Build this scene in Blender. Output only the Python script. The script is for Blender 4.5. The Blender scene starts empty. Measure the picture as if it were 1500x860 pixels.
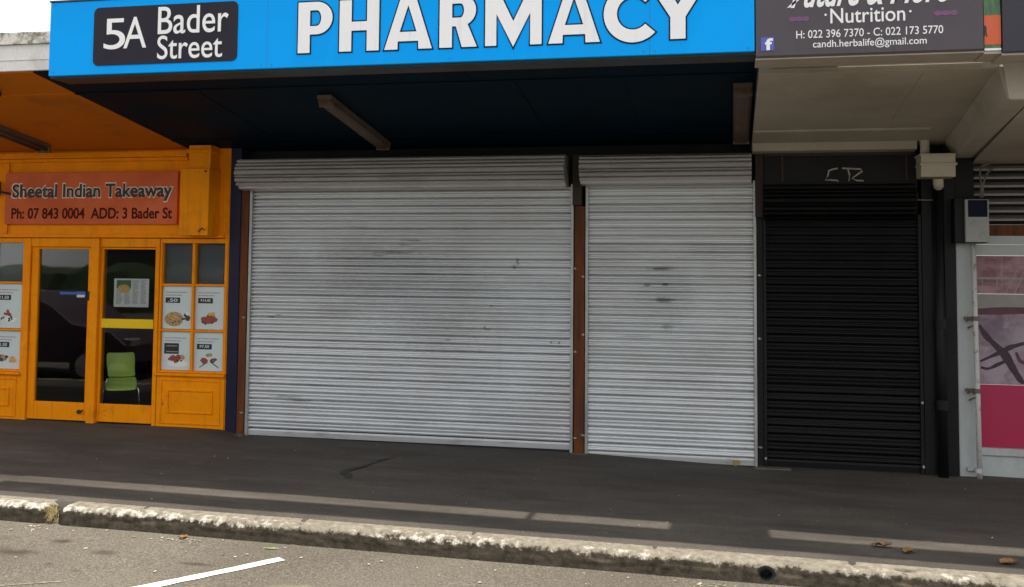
import bpy, bmesh, math, random
from mathutils import Vector, Matrix, noise as mnoise
random.seed(7)
rad = math.radians
scene = bpy.context.scene
COL = scene.collection

# ------------------------------------------------------------------ camera, sky, sun, exposure
cam_d = bpy.data.cameras.new('camera')
cam = bpy.data.objects.new('camera', cam_d)
COL.objects.link(cam)
CAMR = Matrix(((0.9776472390067086, 0.004371539541222045, 0.2102064834980101),
               (0.21008689742423267, -0.059916829957209726, -0.9758450025585717),
               (0.00832896111286456, 0.9981938003864371, -0.059495926556883225)))
cam.matrix_world = Matrix.Translation((0, -10, 1.82694604)) @ CAMR.to_4x4()
cam_d.sensor_width = 36
cam_d.lens = 35.6622
cam_d.shift_y = -130 / 1500
cam_d.clip_start = .05
cam_d.clip_end = 600
scene.camera = cam

SUN_TO = Vector((.15, -.025, 1)).normalized()
w = bpy.data.worlds.new('World')
scene.world = w
w.use_nodes = True
nt = w.node_tree
nt.nodes.clear()
out = nt.nodes.new('ShaderNodeOutputWorld')
bg = nt.nodes.new('ShaderNodeBackground')
sky = nt.nodes.new('ShaderNodeTexSky')
sky.sky_type = 'NISHITA'
sky.sun_disc = False
sky.sun_elevation = math.asin(SUN_TO.z)
sky.sun_rotation = math.atan2(SUN_TO.x, SUN_TO.y)
sky.air_density = 1.0
sky.dust_density = 2.5
sky.ozone_density = 1.0
bg.inputs['Strength'].default_value = .12
# thin bright cloud over most of the sky
tc = nt.nodes.new('ShaderNodeTexCoord')
cn = nt.nodes.new('ShaderNodeTexNoise')
cn.inputs['Scale'].default_value = 2.2
cn.inputs['Detail'].default_value = 6
cr = nt.nodes.new('ShaderNodeMapRange')
cr.inputs['From Min'].default_value = .30
cr.inputs['From Max'].default_value = .62
cm = nt.nodes.new('ShaderNodeMix')
cm.data_type = 'RGBA'
cm.inputs[7].default_value = (8.6, 8.4, 8.2, 1)
nt.links.new(tc.outputs['Generated'], cn.inputs['Vector'])
nt.links.new(cn.outputs['Fac'], cr.inputs['Value'])
nt.links.new(cr.outputs['Result'], cm.inputs['Factor'])
nt.links.new(sky.outputs['Color'], cm.inputs[6])
nt.links.new(cm.outputs[2], bg.inputs['Color'])
nt.links.new(bg.outputs['Background'], out.inputs['Surface'])

sd = bpy.data.lights.new('sun', 'SUN')
sd.energy = 3.4
sd.angle = rad(.8)
sd.color = (1, .93, .82)
sun = bpy.data.objects.new('sun', sd)
sun.rotation_euler = SUN_TO.to_track_quat('Z', 'Y').to_euler()
sun.location = (0, -5, 30)
COL.objects.link(sun)

vs = scene.view_settings
scene.display_settings.display_device = 'sRGB'
vs.view_transform = 'Standard'
vs.look = 'None'
vs.exposure = .85
vs.gamma = 1
vs.use_curve_mapping = False

# ------------------------------------------------------------------ node helpers
def new_mat(name):
    m = bpy.data.materials.new(name)
    m.use_nodes = True
    t = m.node_tree
    t.nodes.clear()
    o = t.nodes.new('ShaderNodeOutputMaterial')
    b = t.nodes.new('ShaderNodeBsdfPrincipled')
    t.links.new(b.outputs[0], o.inputs[0])
    return m, t, b

def lnk(t, a, b): t.links.new(a, b)

def coords(t, scale=(1, 1, 1)):
    c = t.nodes.new('ShaderNodeTexCoord')
    mp = t.nodes.new('ShaderNodeMapping')
    mp.inputs['Scale'].default_value = scale
    lnk(t, c.outputs['Object'], mp.inputs[0])
    return mp.outputs[0]

def tex(t, vec, scale, detail=4, rough=.55):
    n = t.nodes.new('ShaderNodeTexNoise')
    n.inputs['Scale'].default_value = scale
    n.inputs['Detail'].default_value = detail
    n.inputs['Roughness'].default_value = rough
    lnk(t, vec, n.inputs['Vector'])
    return n.outputs['Fac']

def ramp(t, v, a, b, lo=0., hi=1.):
    r = t.nodes.new('ShaderNodeMapRange')
    r.inputs['From Min'].default_value = a
    r.inputs['From Max'].default_value = b
    r.inputs['To Min'].default_value = lo
    r.inputs['To Max'].default_value = hi
    lnk(t, v, r.inputs['Value'])
    return r.outputs['Result']

def mix(t, fac, a, b):
    n = t.nodes.new('ShaderNodeMix')
    n.data_type = 'RGBA'
    if isinstance(fac, (int, float)): n.inputs['Factor'].default_value = fac
    else: lnk(t, fac, n.inputs['Factor'])
    for i, v in ((6, a), (7, b)):
        if isinstance(v, (tuple, list)): n.inputs[i].default_value = (v[0], v[1], v[2], 1)
        else: lnk(t, v, n.inputs[i])
    return n.outputs[2]

def mth(t, op, a, b=None):
    n = t.nodes.new('ShaderNodeMath')
    n.operation = op
    for i, v in enumerate((a, b)):
        if v is None: continue
        if isinstance(v, (int, float)): n.inputs[i].default_value = v
        else: lnk(t, v, n.inputs[i])
    return n.outputs[0]

def bump(t, bsdf, h, strength, dist=.01):
    n = t.nodes.new('ShaderNodeBump')
    n.inputs['Strength'].default_value = strength
    n.inputs['Distance'].default_value = dist
    lnk(t, h, n.inputs['Height'])
    lnk(t, n.outputs[0], bsdf.inputs['Normal'])

def k(c, f): return tuple(max(0, min(1, v * f)) for v in c)

def paint(name, c, rough=.55, metal=0., var=.12, vscale=2.5, fine=.06, fscale=70, grime=None,
          gamt=.5, gscale=3., gthr=(.52, .72), bmp=.08, bscale=120, stretch=(1, 1, 1), spec=.5, chips=None, cthr=(.685, .715), runs=None):
    """painted or weathered surface: broad tone changes, fine speckle and patches of grime"""
    m, t, b = new_mat(name)
    v = coords(t, stretch)
    n1 = tex(t, v, vscale, 5)
    n2 = tex(t, v, fscale, 3)
    col = mix(t, ramp(t, n1, .3, .7), k(c, 1 - var), k(c, 1 + var))
    col = mix(t, ramp(t, n2, .3, .7, 0, fine * 2), col, k(c, .35))
    if grime:
        g = tex(t, v, gscale, 8, .65)
        col = mix(t, mth(t, 'MULTIPLY', ramp(t, g, *gthr), gamt), col, grime)
    if runs:                                     # vertical dirt runs left by rain
        g = tex(t, coords(t, (9, 9, .55)), 2.5, 6, .65)
        col = mix(t, ramp(t, g, .56, .76, 0, runs[1]), col, runs[0])
    if chips:
        g = mth(t, 'ADD', mth(t, 'MULTIPLY', tex(t, v, 34, 5, .7), .6), mth(t, 'MULTIPLY', tex(t, v, 2.2, 3), .4))
        col = mix(t, ramp(t, g, cthr[0] - .06, cthr[1] - .06, 0, .8), col, chips)
    lnk(t, col, b.inputs['Base Color'])
    lnk(t, ramp(t, n1, .3, .7, rough * .85, min(1, rough * 1.15)), b.inputs['Roughness'])
    b.inputs['Metallic'].default_value = metal
    b.inputs['Specular IOR Level'].default_value = spec
    if bmp: bump(t, b, tex(t, v, bscale, 4), bmp, .004)
    return m

def blobs(t, vec, spots, wob=.25, wscale=9., axis=(0, 1)):
    """sum of soft-edged irregular spots; spots = (u, v, ru, rv, amount)"""
    sep = t.nodes.new('ShaderNodeSeparateXYZ')
    lnk(t, vec, sep.inputs[0])
    nz = tex(t, vec, wscale, 5, .6)
    acc = None
    for (u, v, ru, rv, a) in spots:
        du = mth(t, 'DIVIDE', mth(t, 'SUBTRACT', sep.outputs[axis[0]], u), ru)
        dv = mth(t, 'DIVIDE', mth(t, 'SUBTRACT', sep.outputs[axis[1]], v), rv)
        d = mth(t, 'SQRT', mth(t, 'ADD', mth(t, 'MULTIPLY', du, du), mth(t, 'MULTIPLY', dv, dv)))
        d = mth(t, 'ADD', d, mth(t, 'MULTIPLY', mth(t, 'SUBTRACT', nz, .5), wob * 8))
        f = ramp(t, d, 1.1, .35, 0, a)
        acc = f if acc is None else mth(t, 'MAXIMUM', acc, f)
    return acc

# ------------------------------------------------------------------ object helpers
def tag(o, label=None, cat=None, group=None, kind=None):
    if label: o['label'] = label
    if cat: o['category'] = cat
    if group: o['group'] = group
    if kind: o['kind'] = kind
    return o

def thing(name, loc, label, cat, group=None):
    o = bpy.data.objects.new(name, None)
    o.empty_display_size = .1
    o.location = loc
    COL.objects.link(o)
    return tag(o, label, cat, group)

def wpos(o):
    p = Vector((0, 0, 0))
    while o is not None:
        p += Vector(o.location)
        o = o.parent
    return p

class MB:
    """collects geometry in world coordinates"""
    def __init__(s): s.v = []; s.f = []
    def add(s, vs, fs):
        b = len(s.v)
        s.v += [tuple(p) for p in vs]
        s.f += [tuple(i + b for i in f) for f in fs]
        return s
    def box(s, x0, x1, y0, y1, z0, z1):
        v = [(x0, y0, z0), (x1, y0, z0), (x1, y1, z0), (x0, y1, z0), (x0, y0, z1), (x1, y0, z1), (x1, y1, z1), (x0, y1, z1)]
        return s.add(v, [(3, 2, 1, 0), (4, 5, 6, 7), (0, 1, 5, 4), (1, 2, 6, 5), (2, 3, 7, 6), (3, 0, 4, 7)])
    def hexa(s, v):
        return s.add(v, [(3, 2, 1, 0), (4, 5, 6, 7), (0, 1, 5, 4), (1, 2, 6, 5), (2, 3, 7, 6), (3, 0, 4, 7)])
    def prism_x(s, prof, x0, x1, nx=1):
        """closed (y,z) outline swept along x"""
        n = len(prof); vs = []
        for i in range(nx + 1):
            x = x0 + (x1 - x0) * i / nx
            vs += [(x, y, z) for y, z in prof]
        fs = []
        for i in range(nx):
            for j in range(n):
                a = i * n + j; b = i * n + (j + 1) % n
                fs.append((a, b, b + n, a + n))
        fs.append(tuple(range(n - 1, -1, -1)))
        fs.append(tuple(range(nx * n, nx * n + n)))
        return s.add(vs, fs)
    def tube(s, pts, r, n=10, cap=True):
        pts = [Vector(p) for p in pts]; rings = []
        up = Vector((0, 0, 1))
        rs = r if isinstance(r, (list, tuple)) else [r] * len(pts)
        for i, p in enumerate(pts):
            d = (pts[min(i + 1, len(pts) - 1)] - pts[max(i - 1, 0)]).normalized()
            a = d.cross(up)
            if a.length < 1e-3: a = d.cross(Vector((0, 1, 0)))
            a.normalize(); b = a.cross(d)
            rings.append([p + (a * math.cos(2 * math.pi * q / n) + b * math.sin(2 * math.pi * q / n)) * rs[i] for q in range(n)])
        fs = []
        for i in range(len(pts) - 1):
            for q in range(n):
                fs.append((i * n + q, i * n + (q + 1) % n, (i + 1) * n + (q + 1) % n, (i + 1) * n + q))
        if cap:
            fs.append(tuple(range(n - 1, -1, -1)))
            fs.append(tuple(range((len(pts) - 1) * n, len(pts) * n)))
        return s.add([p for rg in rings for p in rg], fs)
    def build(s, name, m, parent=None, bev=0., smooth=False, seg=2):
        me = bpy.data.meshes.new(name)
        off = wpos(parent) if parent is not None else Vector((0, 0, 0))
        me.from_pydata([tuple(Vector(p) - off) for p in s.v], [], s.f)
        me.validate()
        bm = bmesh.new(); bm.from_mesh(me)
        bmesh.ops.recalc_face_normals(bm, faces=bm.faces)
        bm.to_mesh(me); bm.free()
        me.materials.append(m)
        if smooth:
            me.polygons.foreach_set('use_smooth', [True] * len(me.polygons))
        o = bpy.data.objects.new(name, me)
        COL.objects.link(o)
        o.parent = parent
        if bev:
            md = o.modifiers.new('bevel', 'BEVEL')
            md.width = bev; md.segments = seg; md.limit_method = 'ANGLE'; md.angle_limit = rad(50)
        return o

def B(*a): return MB().box(*a)

def curve_to_mb(cu, fn):
    o = bpy.data.objects.new('tmp', cu)
    COL.objects.link(o)
    dg = bpy.context.evaluated_depsgraph_get()
    me = bpy.data.meshes.new_from_object(o.evaluated_get(dg))
    vs = [v.co.copy() for v in me.vertices]
    fs = [tuple(p.vertices) for p in me.polygons]
    bpy.data.objects.remove(o)
    bpy.data.curves.remove(cu)
    bpy.data.meshes.remove(me)
    mb = MB()
    mb.add([fn(v) for v in vs], fs)
    return mb

def text_mb(s, x0, x1, z0, z1, y, off=0., shear=0., depth=.0015, space=1., line=1.):
    """lettering facing the street (-Y), fitted to a box"""
    cu = bpy.data.curves.new('t', 'FONT')
    cu.body = s; cu.size = 1; cu.offset = off; cu.shear = shear; cu.extrude = .01
    cu.space_character = space; cu.space_line = line; cu.resolution_u = 6
    raw = curve_to_mb(cu, lambda v: v)
    xs = [p[0] for p in raw.v]; ys = [p[1] for p in raw.v]; zs = [p[2] for p in raw.v]
    ax, bx, ay, by = min(xs), max(xs), min(ys), max(ys)
    zr = max(zs) - min(zs) or 1
    raw.v = [(x0 + (p[0] - ax) / (bx - ax) * (x1 - x0), y - (p[2] - min(zs)) / zr * depth,
              z0 + (p[1] - ay) / (by - ay) * (z1 - z0)) for p in raw.v]
    return raw

def loops_mb(loops, y, depth=.002):
    """filled outline (x,z loops, holes allowed) facing -Y with a small thickness"""
    cu = bpy.data.curves.new('l', 'CURVE')
    cu.dimensions = '2D'; cu.fill_mode = 'BOTH'; cu.extrude = depth / 2
    for lp in loops:
        sp = cu.splines.new('POLY')
        sp.points.add(len(lp) - 1)
        for i, (a, b) in enumerate(lp): sp.points[i].co = (a, b, 0, 1)
        sp.use_cyclic_u = True
    return curve_to_mb(cu, lambda v: (v.x, y - depth / 2 - v.z, v.y))

def area(lp): return sum(lp[i - 1][0] * lp[i][1] - lp[i][0] * lp[i - 1][1] for i in range(len(lp))) / 2
def grow(lp, d):
    """offset a closed loop outward (d>0) with mitred corners"""
    sg = 1 if area(lp) > 0 else -1
    n = len(lp); res = []
    for i in range(n):
        p0 = Vector(lp[i - 1]); p1 = Vector(lp[i]); p2 = Vector(lp[(i + 1) % n])
        e1 = (p1 - p0).normalized(); e2 = (p2 - p1).normalized()
        n1 = Vector((e1.y, -e1.x)) * sg; n2 = Vector((e2.y, -e2.x)) * sg
        m = n1 + n2
        if m.length < 1e-4: m = n1.copy()
        m.normalize()
        c = max(.45, m.dot(n1))
        q = p1 + m * d / c
        res.append((q.x, q.y))
    return res

def arc(cx, cz, rx, rz, a0, a1, n=18):
    return [(cx + rx * math.cos(rad(a0 + (a1 - a0) * i / n)), cz + rz * math.sin(rad(a0 + (a1 - a0) * i / n))) for i in range(n + 1)]

def rrect(x0, x1, z0, z1, r, n=6):
    return (arc(x1 - r, z0 + r, r, r, -90, 0, n) + arc(x1 - r, z1 - r, r, r, 0, 90, n) +
            arc(x0 + r, z1 - r, r, r, 90, 180, n) + arc(x0 + r, z0 + r, r, r, 180, 270, n))

def gz(x): return .012 * (-1.5 - x)          # the street falls gently to the right
def gfoot(x, y):                               # footpath height, with the dip along the shutters
    xs = [-60, -8, -5.3, -5.0, -1.5, .2, 2.3, 5, 60]
    zs = [gz(-60), .075, .066, .012, -.004, -.062, -.050, -.08, gz(60)]
    for i in range(len(xs) - 1):
        if x <= xs[i + 1]:
            u = (x - xs[i]) / (xs[i + 1] - xs[i]); p = zs[i] + (zs[i + 1] - zs[i]) * u; break
    f = math.exp(-(y / .9) ** 2) if y < 0 else 1
    return gz(x) + (p - gz(x)) * f

# ------------------------------------------------------------------ materials
M = {}
ORANGE = (.93, .300, .0015)
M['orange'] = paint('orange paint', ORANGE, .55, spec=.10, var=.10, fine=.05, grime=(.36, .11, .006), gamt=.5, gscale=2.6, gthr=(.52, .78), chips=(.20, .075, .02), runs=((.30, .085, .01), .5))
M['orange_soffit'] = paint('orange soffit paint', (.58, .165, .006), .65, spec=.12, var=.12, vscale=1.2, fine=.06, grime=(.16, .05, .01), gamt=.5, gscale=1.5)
M['yellow'] = paint('yellow paint', (.80, .54, .004), .5, var=.05, spec=.25)
M['navy'] = paint('near black navy soffit', (.0022, .0120, .0240), .6, var=.3, vscale=1.3, grime=(.003, .011, .018), gamt=.5, gscale=1.1, spec=.04)
M['navy_pier'] = paint('dark blue painted pier', (.012, .012, .040), .55, var=.25, grime=(.04, .035, .04), gamt=.35, spec=.25)
M['black'] = paint('black paint', (.0075, .0075, .0085), .55, var=.3, vscale=2, fine=.04, grime=(.018, .016, .014), gamt=.5, gscale=2.5, spec=.22)
M['cream'] = paint('cream soffit paint', (.42, .380, .315), .65, var=.10, vscale=1.6, fine=.05, grime=(.17, .135, .095), gamt=.5, gscale=1.3, gthr=(.48, .8))
M['cream_box'] = paint('cream metal', (.50, .45, .36), .5, var=.08, grime=(.2, .16, .11), gamt=.4, gscale=4)
M['white_wall'] = paint('pale grey wall paint', (.44, .47, .46), .6, var=.07, fine=.06, grime=(.18, .18, .16), gamt=.5, gscale=2.5, stretch=(1, 1, .35))
M['white_pipe'] = paint('chipped white pipe paint', (.52, .52, .50), .45, var=.08, fine=.1, fscale=40, grime=(.13, .10, .07), gamt=.8, gscale=14, gthr=(.56, .66))
M['weather'] = paint('weathered white concrete', (.76, .74, .70), .8, var=.06, fine=.08, fscale=45, grime=(.35, .32, .26), gamt=.6, gscale=3.5, bmp=.2, bscale=40, stretch=(1, 1, .6))
M['lichen'] = paint('mossy concrete capping', (.62, .59, .53), .9, var=.12, fine=.15, fscale=35, grime=(.10, .09, .03), gamt=.9, gscale=7, gthr=(.46, .58), bmp=.4, bscale=35)
M['timber'] = paint('red brown stained timber', (.150, .046, .014), .65, spec=.2, var=.28, vscale=5, fine=.14, fscale=35, grime=(.035, .022, .016), gamt=.75, gscale=4, gthr=(.48, .66), bmp=.25, bscale=40, stretch=(3, 3, .35))
M['dark_timber'] = paint('dark weathered timber', (.035, .018, .012), .7, var=.3, vscale=6, grime=(.015, .012, .011), gamt=.6, stretch=(3, 3, .4))
M['galv_rail'] = paint('galvanised guide rail', (.42, .42, .41), .45, metal=.5, var=.15, vscale=8, grime=(.16, .13, .10), gamt=.5, gscale=9, stretch=(1, 1, .3))
M['galv_hood'] = paint('galvanised hood', (.60, .585, .575), .36, metal=.4, var=.10, vscale=2.2, fine=.05, grime=(.24, .20, .17), gamt=.5, gscale=2, stretch=(.35, 1, 1.2))
M['steel'] = paint('dull steel', (.45, .44, .42), .4, metal=.7, var=.15)
M['brass'] = paint('tarnished brass', (.45, .32, .12), .4, metal=.7, var=.25, vscale=20)
M['blue_sign'] = paint('blue sign vinyl', (.0005, .345, .90), .6, spec=.10, runs=((.02, .27, .66), .35), var=.025, vscale=1.5, fine=.012, fscale=130, grime=(.30, .50, .72), gamt=.35, gscale=55, gthr=(.70, .74), bmp=0)
M['seam_blue'] = paint('scuffed blue', (.03, .22, .52), .6, spec=.2, bmp=0)
M['plum_ink'] = paint('plum print', (.030, .007, .022), .5, var=.5, vscale=14, bmp=0, grime=(.10, .035, .085), gamt=.6, gscale=22)
M['plum_soft'] = paint('soft plum print', (.085, .020, .038), .5, var=.4, vscale=9, bmp=0)
M['print_pale'] = paint('pale print', (.27, .25, .245), .5, var=.12, vscale=6, bmp=0)
M['plate'] = paint('charcoal vinyl plate', (.026, .024, .034), .6, var=.12, bmp=0, fine=.02, spec=.12)
M['white_vinyl'] = paint('white vinyl', (.80, .81, .81), .6, spec=.15, runs=((.55, .56, .56), .5), var=.015, fine=.015, fscale=30, bmp=0, grime=(.5, .5, .48), gamt=.3, gscale=25, gthr=(.66, .72))
M['ink'] = paint('dark navy vinyl outline', (.006, .018, .060), .6, var=.1, bmp=0, fine=.01, spec=.12)
M['grey_sign'] = paint('warm grey sign panel', (.085, .075, .087), .6, runs=((.06, .052, .06), .5), var=.06, bmp=0, fine=.04, fscale=140, spec=.2)
M['magenta'] = paint('faded magenta print', (.15, .055, .14), .5, var=.15, bmp=0)
M['social_blue'] = paint('violet blue print', (.075, .095, .42), .45, var=.06, bmp=0)
M['green_print'] = paint('green print', (.05, .13, .055), .5, var=.45, vscale=22, bmp=0, grime=(.16, .28, .09), gamt=.8, gscale=18, stretch=(3, 1, .5))
M['red_print'] = paint('orange red print', (.58, .10, .03), .5, var=.06, bmp=0)
M['dark_sign'] = paint('blue black sign', (.013, .013, .024), .5, var=.2, bmp=0)
M['red_sign'] = paint('faded orange red signboard', (.62, .130, .040), .6, spec=.12, var=.20, vscale=1.6, grime=(.70, .20, .10), gamt=.5, gscale=2.0, gthr=(.45, .65), bmp=0, fine=.03)
M['sign_black'] = paint('black lettering', (.013, .012, .012), .5, var=.1, bmp=0)
M['sign_red_ink'] = paint('dark maroon lettering', (.085, .008, .006), .6, spec=.1, var=.1, bmp=0)
M['sign_pale'] = paint('pale lettering edge', (.86, .77, .64), .6, spec=.1, var=.08, bmp=0)
M['diffuser'] = paint('dusty lamp diffuser', (.125, .086, .065), .6, spec=.2, var=.25, vscale=6, grime=(.06, .036, .024), gamt=.6, gscale=8, stretch=(2, .5, 1))
M['lamp_metal'] = paint('dusty lamp body', (.13, .095, .075), .5, var=.2, grime=(.05, .035, .025), gamt=.5)
M['dark_metal'] = paint('dark metal', (.018, .017, .017), .5, var=.2)
M['lime'] = paint('lime plastic', (.50, .74, .12), .5, var=.03, fine=.01, bmp=0)
M['chrome'] = paint('chrome tube', (.7, .7, .7), .2, metal=.9, var=.03, bmp=0)
M['paper'] = paint('pale blue grey poster paper', (.56, .66, .66), .45, var=.03, bmp=0, fine=.015)
M['paper_white'] = paint('newsprint', (.62, .63, .58), .6, var=.04, bmp=0, fine=.03)
M['print_grey'] = paint('grey print', (.30, .31, .30), .6, var=.15, bmp=0)
M['print_red'] = paint('red print', (.42, .13, .15), .6, var=.15, bmp=0)
M['food_red'] = paint('red brown food print', (.30, .060, .026), .6, var=.5, vscale=45, bmp=0, grime=(.10, .03, .02), gamt=.8, gscale=50)
M['food_tan'] = paint('tan food print', (.40, .27, .12), .6, var=.4, vscale=50, bmp=0, grime=(.12, .11, .05), gamt=.8, gscale=45)
M['food_gold'] = paint('golden food print', (.58, .36, .11), .6, var=.3, vscale=50, bmp=0)
M['food_dark'] = paint('dark food print', (.055, .048, .040), .6, var=.5, vscale=50, bmp=0)
M['plate_white'] = paint('white dish print', (.74, .78, .78), .5, var=.04, bmp=0)
M['sticker_blue'] = paint('blue sticker', (.02, .13, .42), .4, var=.1, bmp=0)
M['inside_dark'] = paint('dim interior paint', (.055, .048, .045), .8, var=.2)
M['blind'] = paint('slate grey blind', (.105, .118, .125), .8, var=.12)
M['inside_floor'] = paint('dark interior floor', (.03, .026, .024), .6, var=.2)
M['crimson'] = paint('crimson window vinyl', (.40, .010, .065), .4, var=.05, vscale=1.2, bmp=0, fine=.02)
M['meter_grey'] = paint('pale grey meter box', (.34, .345, .33), .6, var=.1, fine=.12, fscale=90, grime=(.17, .16, .14), gamt=.5, gscale=10)
M['meter_window'] = paint('dark blue meter window', (.006, .009, .028), .6, var=.2, bmp=0, spec=.1)
M['cable'] = paint('pale grey cable', (.16, .145, .125), .6)
M['louvre'] = paint('grey louvre', (.26, .24, .235), .5, var=.12)
M['conc'] = paint('threshold concrete', (.12, .108, .09), .9, var=.2, vscale=6, fine=.15, grime=(.05, .045, .03), gamt=.6, gscale=9, bmp=.4, bscale=50)
M['chalk'] = paint('grey spray marker', (.42, .41, .38), .7, var=.25, vscale=12, bmp=0)
M['straw'] = paint('dry straw weed', (.42, .33, .15), .8, var=.3, vscale=40, bmp=0)
M['leaf_dry'] = paint('dry brown leaf', (.20, .105, .035), .75, var=.55, vscale=30)
M['leaf_pale'] = paint('pale leaf flake', (.42, .36, .25), .7, var=.7, vscale=11, bmp=0)
M['leaf_green'] = paint('green leaf', (.25, .40, .06), .6, var=.2, vscale=20)
M['tar'] = paint('tar', (.008, .008, .008), .55, var=.2)
M['house_wall'] = paint('pale weatherboard', (.10, .095, .092), .8, var=.1)
M['house_roof'] = paint('brown roof tiles', (.05, .042, .04), .85, var=.2)
M['hedge'] = paint('hedge leaves', (.035, .06, .018), .8, var=.5, vscale=9, bmp=.5, bscale=20)
M['plum_car'] = paint('plum car paint', (.035, .010, .022), .5, var=.05, bmp=0)
M['tyre'] = paint('tyre rubber', (.015, .015, .015), .8, var=.1)
M['car_glass'] = paint('dark car glass', (.01, .011, .012), .08, var=.05, bmp=0)

def glass_mat(name, tint=(.95, .96, .97), base=-.012):
    m = bpy.data.materials.new(name); m.use_nodes = True
    t = m.node_tree; t.nodes.clear()
    o = t.nodes.new('ShaderNodeOutputMaterial')
    tr = t.nodes.new('ShaderNodeBsdfTransparent'); tr.inputs[0].default_value = (*tint, 1)
    gl = t.nodes.new('ShaderNodeBsdfGlossy'); gl.inputs['Roughness'].default_value = .02
    fr = t.nodes.new('ShaderNodeFresnel'); fr.inputs['IOR'].default_value = 1.46
    mx = t.nodes.new('ShaderNodeMixShader')
    v = coords(t); n = tex(t, v, 1.3, 2)
    bp = t.nodes.new('ShaderNodeBump'); bp.inputs['Strength'].default_value = .02; bp.inputs['Distance'].default_value = .05
    lnk(t, n, bp.inputs['Height']); lnk(t, bp.outputs[0], gl.inputs['Normal'])
    f = mth(t, 'MAXIMUM', mth(t, 'ADD', fr.outputs[0], base), 0.0)
    lnk(t, f, mx.inputs[0]); lnk(t, tr.outputs[0], mx.inputs[1]); lnk(t, gl.outputs[0], mx.inputs[2])
    lnk(t, mx.outputs[0], o.inputs[0])
    return m
M['glass'] = glass_mat('shop window glass')

def shutter_mat(name, base, dark, warm, spots, metal=.38, rough=.38, amt=1., spec=.5):
    m, t, b = new_mat(name)
    v = coords(t)
    vst = coords(t, (.5, 1, 3))
    streak = tex(t, vst, 2.2, 6, .6)
    broad = tex(t, v, 1.1, 4)
    fine = tex(t, coords(t, (2, 1, 14)), 9, 5, .7)
    col = mix(t, ramp(t, streak, .32, .7), k(base, .92), k(base, 1.05))
    col = mix(t, ramp(t, broad, .42, .68, 0, .42 * amt), col, warm)
    col = mix(t, ramp(t, fine, .62, .78, 0, .30 * amt), col, dark)
    if spots:
        col = mix(t, blobs(t, v, spots, .20, 16., (0, 2)), col, dark)
    b.inputs['Specular IOR Level'].default_value = spec
    scr = tex(t, coords(t, (6, 1, 40)), 5, 2, .5)
    col = mix(t, ramp(t, scr, .70, .76, 0, .55 * amt), col, dark)
    lnk(t, col, b.inputs['Base Color'])
    b.inputs['Metallic'].default_value = metal
    lnk(t, ramp(t, streak, .3, .7, rough * .8, rough * 1.3), b.inputs['Roughness'])
    bump(t, b, tex(t, coords(t, (1, 1, 3)), 22, 3), .12, .004)
    return m
# spots are local to the shutter root (x from its centre, z from its foot)
M['shut_wide'] = shutter_mat('galvanised shutter wide', (.675, .70, .71), (.17, .175, .17), (.54, .51, .50),
    [(-.15, 1.935, .36, .018, .75), (-.30, 1.90, .12, .010, .8), (.05, 2.06, .14, .010, .7), (-.02, 2.015, .09, .008, .7), (.05, 1.80, .45, .03, .35), (.2, 1.72, .3, .02, .4),
     (-.7, 1.35, .3, .10, .12), (1.17, 1.85, .022, .05, .65), (1.14, 1.80, .02, .03, .6), (.84, 1.18, .016, .03, .9), (.87, 1.16, .03, .008, .8), (.35, 1.3, .25, .12, .14),
     (-1.3, .42, .22, .015, .6), (-1.0, .55, .3, .012, .4), (-1.15, .38, .15, .010, .6), (-.8, .40, .1, .010, .5), (1.52, 1.05, .014, .014, .9), (1.6, 1.05, .012, .012, .9),
     (.6, .95, .35, .02, .35), (-1.5, 1.25, .05, .012, .6), (-1.40, 1.27, .04, .010, .6), (-1.62, .7, .1, .25, .12), (.15, .2, .25, .012, .45), (.9, 1.4, .02, .02, .6),
     (1.0, .9, .008, .5, .12), (-.2, 1.70, 1.05, .42, .22), (.35, 1.45, .75, .5, .20), (-1.25, 1.75, .35, .22, .16), (-.35, 1.62, .5, .06, .3), (.55, 1.55, .4, .05, .28), (-.9, 1.50, .5, .04, .22), (-.55, 2.2, .2, .008, .5), (.45, 1.05, .06, .01, .6)])
M['shut_narrow'] = shutter_mat('galvanised shutter narrow', (.685, .71, .715), (.16, .165, .16), (.56, .53, .52),
    [(-.08, 1.86, .16, .018, .9), (-.22, 1.70, .035, .016, .8), (-.04, 1.71, .04, .02, .8), (-.06, 1.56, .13, .04, .75), (-.02, 1.30, .09, .03, .5),
     (.02, 1.5, .012, .35, .2), (.3, 2.05, .2, .1, .15), (-.05, 1.6, .35, .4, .16), (.1, .8, .4, .08, .15), (-.3, 1.2, .2, .03, .25)])
M['shut_black'] = shutter_mat('black shutter', (.0075, .0075, .0085), (.004, .004, .004), (.012, .012, .013), [], metal=.0, rough=.5, amt=.7, spec=.16)
M['shut_rail'] = paint('pale bottom rail', (.52, .53, .53), .4, metal=.25, var=.1, vscale=3, fine=.05, grime=(.17, .16, .15), gamt=.6, gscale=6, stretch=(.5, 1, 2))

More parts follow.
